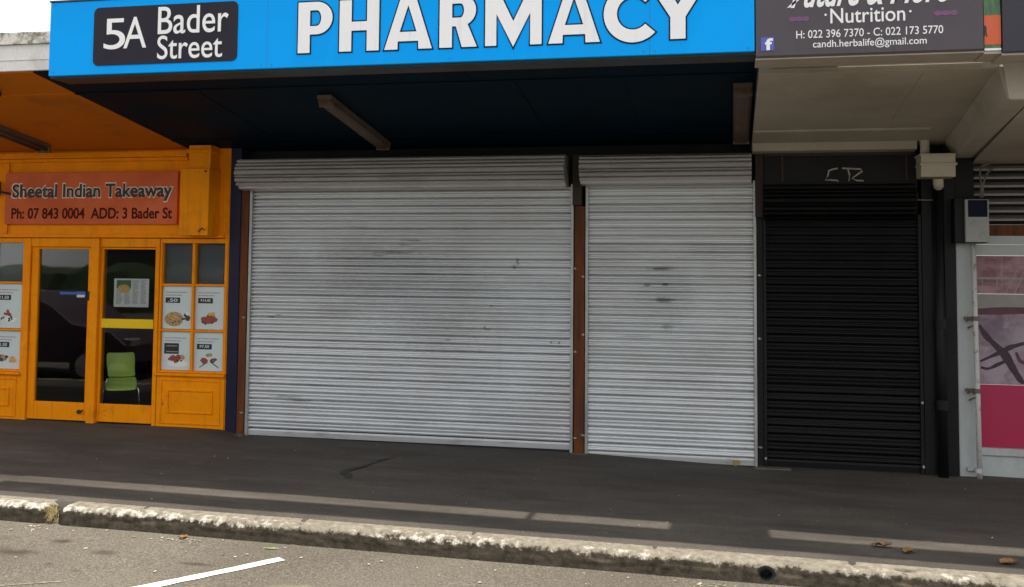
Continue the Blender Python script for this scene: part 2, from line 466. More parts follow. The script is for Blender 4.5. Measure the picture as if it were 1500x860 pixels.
def road_mat():
    m, t, b = new_mat('worn chip seal road')
    v = coords(t)
    n1 = tex(t, v, .7, 6, .6); n2 = tex(t, v, 75, 4, .8); n3 = tex(t, v, 26, 5, .65)
    col = mix(t, ramp(t, n1, .32, .68), (.106, .094, .075), (.166, .149, .120))
    col = mix(t, ramp(t, n3, .35, .65, 0, .4), col, (.085, .074, .058))
    col = mix(t, ramp(t, n2, .52, .36, 0, .85), col, (.040, .033, .025))
    col = mix(t, ramp(t, n2, .56, .72, 0, .75), col, (.36, .32, .25))
    stains = [(-4.62, -4.02, .17, .085, .85), (-4.9, -4.05, .40, .15, .5), (-4.05, -3.88, .10, .06, .6), (-4.5, -3.72, .08, .05, .8), (-4.25, -4.18, .05, .04, .7),
              (-3.35, -3.93, .12, .035, .7), (-4.0, -4.25, .04, .03, .6), (-2.08, -4.25, .36, .16, .75), (-1.7, -4.4, .25, .12, .6), (-2.9, -4.3, .12, .06, .4),
              (-1.0, -4.3, .25, .12, .35), (-5.3, -3.75, .5, .07, .4)]
    col = mix(t, blobs(t, v, stains, .24, 5.), col, (.040, .027, .019))
    pale = [(-2.45, -4.28, .28, .16, .6), (-2.7, -4.5, .5, .15, .5), (-.6, -4.1, .5, .15, .35)]
    col = mix(t, blobs(t, v, pale, .25, 4.), col, (.27, .245, .165))
    lnk(t, col, b.inputs['Base Color'])
    b.inputs['Roughness'].default_value = .9
    b.inputs['Specular IOR Level'].default_value = .25
    bump(t, b, mth(t, 'ADD', n2, mth(t, 'MULTIPLY', n3, .5)), .55, .006)
    return m
def foot_mat():
    m, t, b = new_mat('dark asphalt footpath')
    v = coords(t)
    n1 = tex(t, coords(t, (.6, 1.6, 1)), 1.3, 6, .6); n2 = tex(t, v, 85, 4, .8); n3 = tex(t, v, 11, 6, .65)
    col = mix(t, ramp(t, n1, .32, .68), (.054, .047, .040), (.104, .091, .076))
    col = mix(t, ramp(t, n3, .4, .72, 0, .35), col, (.050, .043, .037))
    col = mix(t, ramp(t, n2, .52, .34, 0, .75), col, (.026, .022, .018))
    col = mix(t, ramp(t, n2, .60, .78, 0, .55), col, (.20, .17, .135))
    gum = t.nodes.new('ShaderNodeTexVoronoi'); gum.inputs['Scale'].default_value = 2.3
    lnk(t, coords(t, (1, 1.3, 1)), gum.inputs['Vector'])
    col = mix(t, ramp(t, gum.outputs['Distance'], .045, .03, 0, .5), col, (.14, .125, .105))
    pale = tex(t, v, 3.1, 7, .7)
    col = mix(t, ramp(t, pale, .56, .72, 0, .35), col, (.125, .112, .092))
    dots = t.nodes.new('ShaderNodeTexVoronoi'); dots.inputs['Scale'].default_value = 5.5
    lnk(t, v, dots.inputs['Vector'])
    col = mix(t, ramp(t, dots.outputs['Distance'], .075, .05, 0, .55), col, (.024, .021, .019))
    st = tex(t, coords(t, (.35, 2.2, 1)), 2.6, 7, .7)
    col = mix(t, ramp(t, st, .54, .70, 0, .55), col, (.030, .026, .022))
    col = mix(t, ramp(t, st, .44, .30, 0, .40), col, (.135, .120, .098))
    lnk(t, col, b.inputs['Base Color'])
    b.inputs['Roughness'].default_value = .85
    b.inputs['Specular IOR Level'].default_value = .3
    bump(t, b, mth(t, 'ADD', n2, mth(t, 'MULTIPLY', n3, .8)), .45, .005)
    return m
def kerb_mat():
    m, t, b = new_mat('worn painted concrete kerb')
    v = coords(t)
    sep = t.nodes.new('ShaderNodeSeparateXYZ'); lnk(t, v, sep.inputs[0])
    n1 = tex(t, v, 18, 8, .7); n2 = tex(t, v, 110, 3, .7); n3 = tex(t, v, 1.6, 3)
    # height of the surface above the road follows the fall of the street
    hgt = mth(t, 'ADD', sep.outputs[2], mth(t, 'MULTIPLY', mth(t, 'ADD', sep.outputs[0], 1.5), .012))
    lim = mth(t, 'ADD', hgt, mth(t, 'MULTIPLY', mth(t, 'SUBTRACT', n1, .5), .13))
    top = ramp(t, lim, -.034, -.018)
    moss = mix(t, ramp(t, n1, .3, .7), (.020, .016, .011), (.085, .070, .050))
    conc = mix(t, ramp(t, n1, .35, .7), (.15, .133, .105), (.30, .27, .215))
    paintm = ramp(t, mth(t, 'SUBTRACT', mth(t, 'ADD', mth(t, 'MULTIPLY', n1, .9), mth(t, 'MULTIPLY', n3, .55)), mth(t, 'MULTIPLY', mth(t, 'ADD', sep.outputs[0], 3.), .024)), .73, .86)
    front = ramp(t, mth(t, 'ADD', sep.outputs[1], mth(t, 'MULTIPLY', mth(t, 'SUBTRACT', n1, .5), .06)), -3.235, -3.265)
    topc = mix(t, mth(t, 'MULTIPLY', paintm, front), conc, (.56, .53, .46))
    topc = mix(t, ramp(t, n2, .55, .75, 0, .6), topc, (.12, .10, .075))
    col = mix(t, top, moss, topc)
    lnk(t, col, b.inputs['Base Color'])
    b.inputs['Roughness'].default_value = .95
    b.inputs['Specular IOR Level'].default_value = .2
    bump(t, b, mth(t, 'ADD', n1, mth(t, 'MULTIPLY', n2, .4)), .7, .012)
    return m
def line_mat():
    m, t, b = new_mat('white road paint')
    v = coords(t)
    n = tex(t, v, 160, 3, .7); n1 = tex(t, v, 9, 6, .65)
    col = mix(t, ramp(t, n1, .4, .75, 0, .45), (.80, .79, .72), (.55, .52, .45))
    col = mix(t, ramp(t, n, .60, .75, 0, .6), col, (.25, .23, .19))
    lnk(t, col, b.inputs['Base Color']); b.inputs['Roughness'].default_value = .85
    bump(t, b, n, .4, .005)
    return m
def photo_mat():
    """printed close-up picture on the window: pale pink masses crossed by dark plum strands"""
    m, t, b = new_mat('pink and plum window print')
    v = coords(t, (1, 1, 1))
    d = tex(t, v, 3.0, 3)
    col = mix(t, ramp(t, d, .36, .62), (.17, .115, .16), (.34, .27, .315))
    col = mix(t, ramp(t, tex(t, v, 9, 6, .6), .52, .72, 0, .55), col, (.085, .025, .065))
    col = mix(t, ramp(t, tex(t, v, 5.5, 4), .60, .72, 0, .6), col, (.46, .42, .43))
    lnk(t, col, b.inputs['Base Color']); b.inputs['Roughness'].default_value = .35
    return m
def photo_top_mat():
    m, t, b = new_mat('dusky pink window print')
    v = coords(t)
    n = tex(t, coords(t, (1, 1, 2.2)), 3.5, 6, .65)
    col = mix(t, ramp(t, n, .34, .62), (.115, .026, .040), (.36, .20, .225))
    col = mix(t, ramp(t, tex(t, coords(t, (9, 1, .6)), 3, 3), .60, .72, 0, .55), col, (.38, .30, .32))
    lnk(t, col, b.inputs['Base Color']); b.inputs['Roughness'].default_value = .5
    return m
M['line_faint'] = paint('old tan paint line', (.42, .34, .20), .85, var=.2, grime=(.14, .12, .09), gamt=.9, gscale=30, gthr=(.45, .6))
M['road'] = road_mat(); M['foot'] = foot_mat(); M['kerb'] = kerb_mat(); M['line'] = line_mat()
M['photo'] = photo_mat(); M['photo_top'] = photo_top_mat()

# ------------------------------------------------------------------ ground
KF = -3.36            # kerb front face
RD = -.125            # road below footpath
def sheet(name, xs, ys, hf, m):
    mb = MB(); nx, ny = len(xs), len(ys)
    mb.add([(x, y, hf(x, y)) for y in ys for x in xs],
           [(j * nx + i, j * nx + i + 1, (j + 1) * nx + i + 1, (j + 1) * nx + i) for j in range(ny - 1) for i in range(nx - 1)])
    return tag(mb.build(name, m, smooth=True), kind='structure')
xs_r = [-300, -60, -20] + [-10 + .25 * i for i in range(61)] + [12, 60, 300]
ys_r = [-300, -60, -15, -10, -7, -6, -5] + [-4.8 + .1 * i for i in range(16)] + [KF + .12, -2.6]
def hroad(x, y):
    xx = max(-25, min(25, x))
    return gz(xx) + RD + .006 * mnoise.noise(Vector((x * .9, y * .9, 1))) - .012 * max(0, -3.6 - max(y, -6))
sheet('road', xs_r, ys_r, hroad, M['road'])
xs_f = [-30, -20, -12] + [-9 + .12 * i for i in range(110)] + [6, 12, 20, 30]
ys_f = [-3.205, -3.20] + [-3.15 + .09 * i for i in range(36)] + [.25, .6]
sheet('footpath', xs_f, ys_f, lambda x, y: gfoot(x, y) + .004 * mnoise.noise(Vector((x * 1.3, y * 1.7, 4))) - (.16 if y < -3.203 else 0), M['foot'])

PIPE = (.21, -.074)   # stormwater outlet in the kerb face (x, height)
def kerb(x0, x1, hole=None):
    prof = []
    for i in range(6): prof.append((-3.16 - .022 * i, .003))           # top, back to front
    for i in range(6):
        a = i / 5 * math.pi / 2; prof.append((-3.29 - .052 * math.sin(a) - .002, -.045 + .047 * math.cos(a)))
    for i in range(1, 10): prof.append((KF + .014 - .0018 * i, -.045 - .0115 * i))
    nx = int((x1 - x0) / .018); n = len(prof); vs = []
    for i in range(nx + 1):
        x = x0 + (x1 - x0) * i / nx
        endf = min(1, min(x - x0, x1 - x) / .05)
        for j, (y, z) in enumerate(prof):
            p = Vector((x * 7, j * .45, 3.3)); q = Vector((x * 30, j * 1.7, 9))
            r = mnoise.noise(p) * .006 + mnoise.noise(q) * .005 + mnoise.noise(Vector((x * .8, 0, 0))) * .008
            jt = abs((x + 3.55 + 20 * 1.23) % 1.23 - .6); jn = .012 if jt < .011 and x0 > -6 else 0
            c = 1 if 5 <= j <= 13 else .4
            ch = max(0, mnoise.noise(Vector((x * 4.3, 5, 1))) - .18) * .06 if 5 <= j <= 12 else 0
            yy = y + r * c * (1 if j > 4 else .1) + ch + (1 - endf) * .04 * (j > 3)
            yy += jn * (j > 2)
            zz = z - jn * (j < 9) + gz(x) + (mnoise.noise(q) * .003 if j < 6 else 0) - ch * .5 - (1 - endf) * .035 * (j < 11)
            vs.append((x, yy, zz))
    fs = []
    for i in range(nx):
        for j in range(n - 1):
            a = i * n + j
            if hole:
                cx = x0 + (x1 - x0) * (i + .5) / nx; cz = (vs[a][2] + vs[a + 1][2]) / 2 - gz(cx)
                if j > 8 and ((cx - hole[0]) / .046) ** 2 + ((cz - hole[1]) / .042) ** 2 < 1: continue
            fs.append((a, a + 1, a + n + 1, a + n))
    fs.append(tuple(range(n))); fs.append(tuple(nx * n + i for i in range(n - 1, -1, -1)))
    mb = MB(); mb.add(vs, fs)
    return tag(mb.build('kerb', M['kerb'], smooth=True), kind='structure')
kerb(-14, -4.89)
kerb(-4.815, 9, PIPE)
dp = MB()
px, pz = PIPE; pz += gz(px)
ring = []
for yy, r in ((KF + .014, .062), (KF + .008, .040), (KF + .30, .040)):
    ring.append([(px + r * math.cos(q * math.pi / 10), yy, pz + r * math.sin(q * math.pi / 10)) for q in range(20)])
dp.add([p for rg in ring for p in rg], [(i * 20 + q, i * 20 + (q + 1) % 20, (i + 1) * 20 + (q + 1) % 20, (i + 1) * 20 + q) for i in range(2) for q in range(20)] + [tuple(range(40, 60))])
tag(dp.build('drain_pipe', M['dark_metal'], smooth=True), 'round black stormwater pipe outlet set into the kerb face', 'drain pipe')

def strip(name, pts, m, dz):
    """flat painted patch on the road: convex outline in x,y"""
    mb = MB(); n = len(pts)
    mb.add([(x, y, hroad(x, y) + dz) for x, y in pts], [tuple(range(n))])
    return tag(mb.build(name, m), kind='structure')
def line(x0, y0, x1, y1, wd, n=40, wear=.006, m='line'):
    mb = MB(); d = Vector((x1 - x0, y1 - y0)); nn = Vector((-d.y, d.x)).normalized()
    vs = []
    for i in range(n + 1):
        p = Vector((x0, y0)) + d * i / n
        for s in (-1, 1):
            q = p + nn * s * (wd / 2 + random.uniform(-wear, wear))
            vs.append((q.x, q.y, hroad(q.x, q.y) + .005))
    mb.add(vs, [(2 * i, 2 * i + 1, 2 * i + 3, 2 * i + 2) for i in range(n)])
    return tag(mb.build('parking_line', M[m]), kind='structure')
line(-2.88, -3.69, -5.25, -6.9, .085)
line(-3.93, -4.44, -4.9, -4.95, .010, wear=.004, m='line_faint')

# tar streak on the footpath
pts = [(-3.11, -.80), (-3.15, -.92), (-3.20, -1.0), (-3.19, -1.1), (-3.23, -1.2), (-3.21, -1.3), (-3.26, -1.42), (-3.28, -1.55), (-3.25, -1.64), (-3.20, -1.70), (-3.17, -1.80)]
mb = MB(); wds = [.009, .016, .024, .020, .028, .022, .032, .042, .044, .034, .018]
vsx = []
for (x, y), wd in zip(pts, wds):
    vsx += [(x - wd + random.uniform(-.01, .01), y, gfoot(x, y) + .007), (x + wd + random.uniform(-.01, .01), y, gfoot(x, y) + .007)]
mb.add(vsx, [(2 * i, 2 * i + 1, 2 * i + 3, 2 * i + 2) for i in range(len(pts) - 1)])
tag(mb.build('tar_streak', M['tar']), 'crooked black tar streak on the dark footpath in front of the wide shutter', 'tar streak')

# ------------------------------------------------------------------ takeaway shop
TK = thing('takeaway_shop', (-7.4, 0, .07), 'orange painted takeaway shopfront with two glass doors and poster windows', 'shop')
O = M['orange']
wall = MB()
wall.box(-11.5, -5.30, .0, .18, 2.09, 4.25)            # over the doors and windows
wall.box(-11.5, -8.62, .0, .18, -.1, 2.09)
wall.box(-5.30, -5.245, .0, .18, -.1, 4.25)
wall.box(-7.735, -7.655, -.025, .12, .0, 2.085)        # door posts
wall.box(-6.885, -6.785, -.045, .12, .0, 2.085)
wall.box(-6.105, -6.062, -.02, .12, .0, 2.085)
wall.box(-8.62, -8.55, -.02, .12, .0, 2.085)
wall.box(-7.655, -6.885, -.015, .12, 1.99, 2.085)      # door heads
wall.box(-6.785, -6.105, -.015, .12, 1.99, 2.085)
wall.build('wall', O, TK, .006)
trim = MB()
trim.box(-11.5, -5.302, -.03, -.003, 2.093, 2.13)       # rail over the doors
trim.box(-11.5, -5.75, -.055, -.003, 2.975, 3.04)      # cornice steps under the soffit
trim.box(-11.5, -5.75, -.035, -.003, 2.935, 2.972)
trim.box(-8.02, -7.97, -.025, -.003, 2.14, 2.93)
trim.build('trim', O, TK, .005)
roofm = MB(); roofm.box(-11.5, -5.25, .19, 8, 4.05, 4.15)
roofm.build('roof', M['house_roof'], TK)
bx = MB(); bx.box(-5.705, -5.370, -.25, -.002, 2.112, 2.822)
b_ = bx.build('boxed_duct', O, TK, .006)
bx = MB(); bx.box(-5.640, -5.385, -.20, -.002, 2.825, 3.075); bx.box(-5.655, -5.375, -.215, -.003, 2.99, 3.03)
bx.build('duct_neck', O, b_, .004)
MB().tube([(-5.41, -.262, 2.79), (-5.41, -.245, 2.79)], .012, 8).build('screw_hole', M['dark_metal'], b_)
MB().tube([(-5.47, -.262, 2.15), (-5.43, -.27, 2.19), (-5.40, -.262, 2.17)], .006, 6).build('wire_hook', M['dark_timber'], b_)

def dado(x0, x1, z0, z1):
    mb = MB(); mb.box(x0, x1, -.012, .10, z0 - .15, z1)
    p = mb.build('dado_panel', O, TK, .004)
    mo = MB(); g = .045
    for (a, b, c, d) in ((x0 + g, x1 - g, z1 - .055, z1 - .035), (x0 + g, x1 - g, z0 + .02, z0 + .04)): mo.box(a, b, -.022, -.010, c, d)
    for a in (x0 + g, x1 - g - .02): mo.box(a, a + .02, -.022, -.010, z0 + .04, z1 - .055)
    ix0, ix1, iz0, iz1 = x0 + .13, x1 - .13, z0 + .135, z1 - .145
    for (a, b, c, d) in ((ix0, ix1, iz1 - .018, iz1), (ix0, ix1, iz0, iz0 + .018)): mo.box(a, b, -.026, -.010, c, d)
    for a in (ix0, ix1 - .018): mo.box(a, a + .018, -.026, -.010, iz0 + .018, iz1 - .018)
    mo.build('panel_moulding', O, p, .004)
    s = MB(); s.box(x0 - .012, x1 + .012, -.055, .10, z1 + .001, z1 + .030); s.build('sill', O, p, .006)
dado(-6.058, -5.262, .08, .612)
dado(-8.545, -7.738, .08, .565)

def window(x0, x1, zb, z0, name='window'):
    f = MB(); xm = (x0 + x1) / 2; y0, y1 = -.008, .07
    f.box(x0, x0 + .022, y0, y1, zb, 2.085); f.box(x1 - .022, x1, y0, y1, zb, 2.085)
    f.box(x0 + .023, x1 - .023, y0 + .002, y1, 2.035, 2.084); f.box(x0 + .023, x1 - .023, y0 + .002, y1, zb, zb + .02)
    f.box(xm - .014, xm + .014, y0 - .004, y1, zb + .021, 2.034)
    for z in (1.585, z0):
        f.box(x0 + .023, xm - .0145, y0 + .003, y1, z - .011, z + .011); f.box(xm + .0145, x1 - .023, y0 + .003, y1, z - .011, z + .011)
    fr = f.build('window_frame', O, TK, .004)
    MB().box(x0 + .023, x1 - .023, .032, .037, zb + .021, 2.034).build('glass', M['glass'], fr)
    MB().box(x0 + .01, x1 - .01, .075, .085, 1.56, 2.08).build('blind', M['blind'], fr)
window(-6.058, -5.262, .644, 1.095)
window(-8.545, -7.738, .597, 1.060)

def door(x0, x1, g0, g1, bar, hinge):
    d = MB(); zb, zt = .085, 1.985; ga, gb = .28, 1.965
    y0, y1 = -.002, .045
    d.box(x0, g0, y0, y1, zb, zt); d.box(g1, x1, y0, y1, zb, zt)
    d.box(g0 + .0005, g1 - .0005, y0 + .001, y1, zb, ga); d.box(g0 + .0005, g1 - .0005, y0 + .001, y1, gb, zt)
    dd = d.build('door', O, TK, .005)
    MB().box(g0, g1, .022, .028, ga, gb).build('glass', M['glass'], dd)
    if bar: B(g0 + .001, g1 - .001, -.012, .020, 1.105, 1.205).build('push_bar', M['yellow'], dd, .004)
    return dd
d1 = door(-7.65, -6.888, -7.565, -6.935, False, 0)
MB().tube([(-6.985, -.006, .185), (-6.985, -.03, .185)], .022, 10).tube([(-6.985, -.028, .185), (-6.925, -.034, .205)], .008, 6).build('lock', M['dark_metal'], d1)
MB().box(-6.922, -6.905, -.022, -.002, 1.40, 1.50).build('handle', M['dark_timber'], d1, .004)
d2 = door(-6.782, -6.107, -6.755, -6.120, True, 1)

# room behind the takeaway glass
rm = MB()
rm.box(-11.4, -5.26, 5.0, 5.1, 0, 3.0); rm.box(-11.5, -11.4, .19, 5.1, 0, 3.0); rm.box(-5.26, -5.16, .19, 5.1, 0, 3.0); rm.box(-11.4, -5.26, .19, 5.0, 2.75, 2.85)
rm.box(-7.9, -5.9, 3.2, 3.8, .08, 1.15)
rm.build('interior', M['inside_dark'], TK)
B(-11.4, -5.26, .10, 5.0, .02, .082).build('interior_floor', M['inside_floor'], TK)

# canopy of the takeaway (part of the shop): sloping soffit, weathered fascia, mossy capping
SZ0, SSL = 3.06, .1407           # soffit height at the wall and its rise per metre towards the street
CE = -2.55                       # canopy edge
def soffit(x0, x1, z0, sl, ye, th, m, parent, name='soffit', ybk=.158, bev=0):
    mb = MB()
    mb.hexa([(x0, ye, z0 - sl * ye), (x1, ye, z0 - sl * ye), (x1, ybk, z0 - sl * ybk), (x0, ybk, z0 - sl * ybk),
             (x0, ye, z0 - sl * ye + th), (x1, ye, z0 - sl * ye + th), (x1, ybk, z0 + th), (x0, ybk, z0 + th)])
    return mb.build(name, m, parent, bev)
def batten(x0, x1, y0, y1, z0, sl, dz, m, parent, name='cover_strip'):
    mb = MB()
    mb.hexa([(x0, y0, z0 - sl * y0 - dz), (x1, y0, z0 - sl * y0 - dz), (x1, y1, z0 - sl * y1 - dz), (x0, y1, z0 - sl * y1 - dz),
             (x0, y0, z0 - sl * y0 + .01), (x1, y0, z0 - sl * y0 + .01), (x1, y1, z0 - sl * y1 + .01), (x0, y1, z0 - sl * y1 + .01)])
    return mb.build(name, m, parent)
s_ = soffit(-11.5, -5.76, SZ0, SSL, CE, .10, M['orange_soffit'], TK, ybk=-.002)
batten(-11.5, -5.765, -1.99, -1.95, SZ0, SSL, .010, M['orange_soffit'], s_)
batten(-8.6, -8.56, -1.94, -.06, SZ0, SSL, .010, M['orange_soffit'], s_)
ft = SZ0 - SSL * CE
f_ = MB(); f_.box(-11.5, -5.20, CE - .035, CE - .001, ft + .012, ft + .235); f_.box(-11.5, -5.20, CE - .042, CE - .036, ft + .10, ft + .108)
fa = f_.build('fascia', M['weather'], TK, .004)
cp = MB()
npt = 60
for i in range(npt):
    x0 = -11.5 + (6.3) * i / npt; x1 = -11.5 + 6.3 * (i + 1) / npt
    h0 = ft + .335 + .012 * mnoise.noise(Vector((x0 * 4, 0, 0))); h1 = ft + .335 + .012 * mnoise.noise(Vector((x1 * 4, 0, 0)))
    cp.hexa([(x0, CE - .06, ft + .236), (x1, CE - .06, ft + .236), (x1, CE + .16, ft + .236), (x0, CE + .16, ft + .236),
             (x0, CE - .055, h0), (x1, CE - .055, h1), (x1, CE + .16, h1), (x0, CE + .16, h0)])
cp.build('capping', M['lichen'], fa)
B(-11.5, -5.20, CE + .17, .0, ft + .22, ft + .25).build('canopy_roof', M['weather'], TK)

# ------------------------------------------------------------------ pharmacy shop
PH = thing('pharmacy_shop', (-2.5, 0, 0), 'shuttered pharmacy front with blue pier, brown posts and dark soffit', 'shop')
wl = MB(); wl.box(-5.24, .30, .16, .35, -.1, 4.25)
wl.build('wall', M['black'], PH)
B(-5.15, .30, .36, 8, 4.05, 4.15).build('roof', M['house_roof'], PH)
B(-5.243, -5.118, -.02, .155, -.1, 3.06).build('pier', M['navy_pier'], PH, .006)
B(-5.115, -5.028, -.012, .155, -.1, 2.70).build('post', M['timber'], PH, .005)
B(-1.512, -1.412, -.014, .155, -.2, 2.42).build('post', M['timber'], PH, .005)
B(-1.530, -1.440, -.05, .155, 2.425, 2.93).build('post_head', M['dark_timber'], PH, .005)
B(.248, .302, -.014, .155, -.2, 2.30).build('post', M['black'], PH, .005)
B(.235, .310, -.04, .155, 2.303, 2.925).build('post_head', M['dark_timber'], PH, .005)
for q in ((-5.23, -5.0, -.10, .0, -.08, .030), (-1.545, -1.385, -.10, .0, -.12, -.004), (.21, .55, -.09, -.002, -.14, -.050)): B(*q).build('threshold', M['conc'], PH, .012)
s_ = soffit(-5.755, .205, SZ0, SSL, CE, .10, M['navy'], PH)
batten(-5.75, .20, -1.99, -1.95, SZ0, SSL, .009, M['navy'], s_)
for xx in (-4.6, -1.75, -.85): batten(xx, xx + .025, -1.94, -.02, SZ0, SSL, .005, M['navy'], s_)
for xx in (-2.1, ): batten(xx, xx + .02, CE + .01, -2.0, SZ0, SSL, .005, M['navy'], s_)
batten(-5.75, .20, -.36, -.33, SZ0, SSL, .009, M['navy'], s_)
fm = MB(); fm.box(-5.195, .205, CE - .03, CE - .001, ft + .012, ft + .235)
fm.build('fascia', M['navy'], PH)
B(-5.195, .205, CE + .01, .158, ft + .22, ft + .25).build('canopy_roof', M['weather'], PH)

# ------------------------------------------------------------------ roller shutters
def slat_profile(z0, z1, pitch=.078):
    """two round flutes to a slat: a deep joint between slats and a groove in the middle that is fuller towards the top"""
    pr = []
    n = int(math.ceil((z1 - z0) / pitch))
    for i in range(n):
        t = random.gauss(0, .0035) if random.random() > .14 else random.choice((-1, 1)) * .010
        s = random.uniform(.88, 1.08)
        zc = z0 + (i + .5) * pitch
        q = max(0., min(1., (zc - .75) / .9))
        md = .007 - .034 * q; mw = .050 + .055 * q            # depth and half width of the middle groove, graded by height to imitate shading
        sh = [(0, -.030), (.15, -.030)]
        def flute(a, b, ea, eb):
            r = []
            for u in (-1, -.93, -.75, -.45, 0, .45, .75, .93, 1):
                e = ea if u < 0 else eb
                r.append((a + (b - a) * (u + 1) / 2, e + (.0145 * s - e) * math.sqrt(max(0, 1 - u * u)) if abs(u) == 1 else .0145 * s * (math.sqrt(1 - u * u) * .8 + .2)))
            return r
        m0, m1 = .555 - mw, .555 + mw
        sh += flute(.155, m0, -.022, md) + [(m0 + .006, md), (m1 - .006, md)] + flute(m1, .985, md, -.022) + [(.992, -.030)]
        for p, d in sh:
            z = z0 + (i + p) * pitch
            if z > z1: return pr
            pr.append((z, -(d + t * (p - .5) * 2), i))
    return pr
def shutter(x0, x1, zf, zt, m, rail_m, guide_m, hood_m, hood, label, dents=1., gw=.030, lock_x=(), yc=.0):
    xc = (x0 + x1) / 2
    R_ = thing('roller_shutter', (xc, 0, zf), label, 'shutter', 'roller shutters across the shopfronts')
    pr = slat_profile(zf + .072, zt)
    nx = int((x1 - x0) / .035); n = len(pr); vs = []
    for i in range(nx + 1):
        x = x0 + (x1 - x0) * i / nx
        for (z, d, ii) in pr:
            e = dents * (.0025 * mnoise.noise(Vector((x * 1.2, z * 1.2, 3))) + .0010 * mnoise.noise(Vector((x * 2, ii * 3.1, 8))))
            dent = -.012 * max(0, mnoise.noise(Vector((x * 1.3 + 9, z * 2.6, 2))) - .42) * dents
            vs.append((x, yc + .020 + d + e - dent * 2, z + dents * .0010 * mnoise.noise(Vector((x * .5, ii * 2.3, 1)))))
    mb = MB(); mb.add(vs, [(i * n + j, (i + 1) * n + j, (i + 1) * n + j + 1, i * n + j + 1) for i in range(nx) for j in range(n - 1)])
    cu = mb.build('curtain', m, R_)
    cu.data.polygons.foreach_set('use_smooth', [True] * len(cu.data.polygons))
    r = MB(); r.prism_x([(yc + .028, zf + .006), (yc + .012, zf + .006), (yc + .010, zf + .055), (yc + .017, zf + .072), (yc + .030, zf + .073)], x0, x1)
    rail = r.build('bottom_rail', rail_m, R_)
    B(x0, x1, yc + .006, yc + .034, zf - .012, zf + .005).build('rubber_seal', M['tyre'], rail)
    for a in lock_x:
        q = MB(); q.box(a - .035, a + .035, yc + .002, yc + .010, zf + .018, zf + .05); q.tube([(a - .01, yc - .004, zf + .034), (a - .01, yc - .022, zf + .034)], .013, 10)
        q.box(a - .026, a + .004, yc - .012, yc + .0, zf - .004, zf + .022)
        q.build('slide_lock', M['brass'], rail)
    for a, b in ((x0 - gw, x0 - .001), (x1 + .001, x1 + gw)):
        g = MB(); c = .012
        g.box(a, b, yc - .018, yc + .05, zf - .02, zt + .02)
        gd = g.build('guide_rail', guide_m, R_, .003)
    if hood:
        zb, ztop, yf, hx0, hx1 = hood
        pf = []
        zr = ztop - zb
        # ribbed octagonal roll of slats
        pts = [(.02, 0.0), (-.10, -.012), (-.20, .002)]
        ribs = [(.022, .062, .050), (.062, .108, .020), (.108, .134, .008), (.134, .188, .0), (.188, .226, .010), (.226, .260, .030), (.260, zr - .008, .060)]
        for ra, rb, ry in ribs:                                   # each coil edge is a rounded rib with a groove after it
            pts.append((yf + ry + .075, ra + .0005))
            for u in (0, .08, .22, .45, .7, .9, 1):
                pts.append((yf + ry + .036 - .036 * math.sin(math.pi * (.06 + .86 * u)) ** .7, ra + .007 + (rb - ra - .007) * u * .98))
            pts.append((yf + ry + .075, rb - .0003))
        pts += [(yf + .12, zr), (.02, zr)]
        pf = [(yc + y, zb + z) for y, z in pts]
        MB().prism_x(pf, hx0, hx1).build('hood', hood_m, R_, .003)
    return R_
G_, H_ = M['galv_rail'], M['galv_hood']
r1 = shutter(-4.985, -1.553, .012, 2.62, M['shut_wide'], M['shut_rail'], G_, H_, (2.605, 2.915, -.32, -5.055, -1.578), 'wide silver roller shutter between the blue pier and middle brown post')
r2 = shutter(-1.373, .214, -.058, 2.64, M['shut_narrow'], M['shut_rail'], G_, H_, (2.625, 2.905, -.32, -1.43, .198), 'narrower silver roller shutter right of the middle brown post, with brass locks', lock_x=(-1.30, .05))
r3 = shutter(.335, 1.700, -.052, 2.31, M['shut_black'], M['shut_black'], M['black'], M['black'], (2.290, 2.608, -.20, .312, 1.672), 'black roller shutter beside the black downpipe', dents=.8)
# bolts along the posts
for (x, z) in ((-1.505, 1.80), (-1.425, 1.72), (-1.50, .98), (-1.42, 1.15), (-1.50, .14), (-1.42, .17), (-5.05, .25), (-5.05, 1.25), (.27, 1.75), (.268, 1.15), (.27, .13)):
    p = MB().tube([(x, -.012, z), (x, -.030, z)], .010, 8).tube([(x - .02, -.026, z + .003), (x + .02, -.026, z - .003)], .005, 6)
    p.build('bolt', M['steel'], PH)

# ------------------------------------------------------------------ nutrition shop (black front)
NU = thing('nutrition_shop', (1.1, 0, -.05), 'black painted narrow shopfront under a cream soffit', 'shop')
wl = MB(); wl.box(.303, 2.028, .16, .35, -.2, 4.25); wl.box(1.735, 1.83, -.01, .158, -.2, 2.98); wl.box(1.832, 1.925, .05, .158, -.2, 2.98); wl.box(1.927, 2.028, -.018, .158, -.2, 2.98)
wl.build('wall', M['black'], NU, .004)
B(.31, 2.2, .36, 8, 4.05, 4.15).build('roof', M['house_roof'], NU)
hp = B(.312, 1.70, -.03, .155, 2.613, 2.915).build('header_panel', M['black'], NU, .004)
fr = MB(); fr.box(.312, 1.66, -.05, -.031, 2.885, 2.92); fr.box(.475, .50, -.045, -.031, 2.64, 2.88); fr.box(1.595, 1.615, -.045, -.031, 2.64, 2.88)
fr.build('panel_batten', M['dark_timber'], hp, .003)
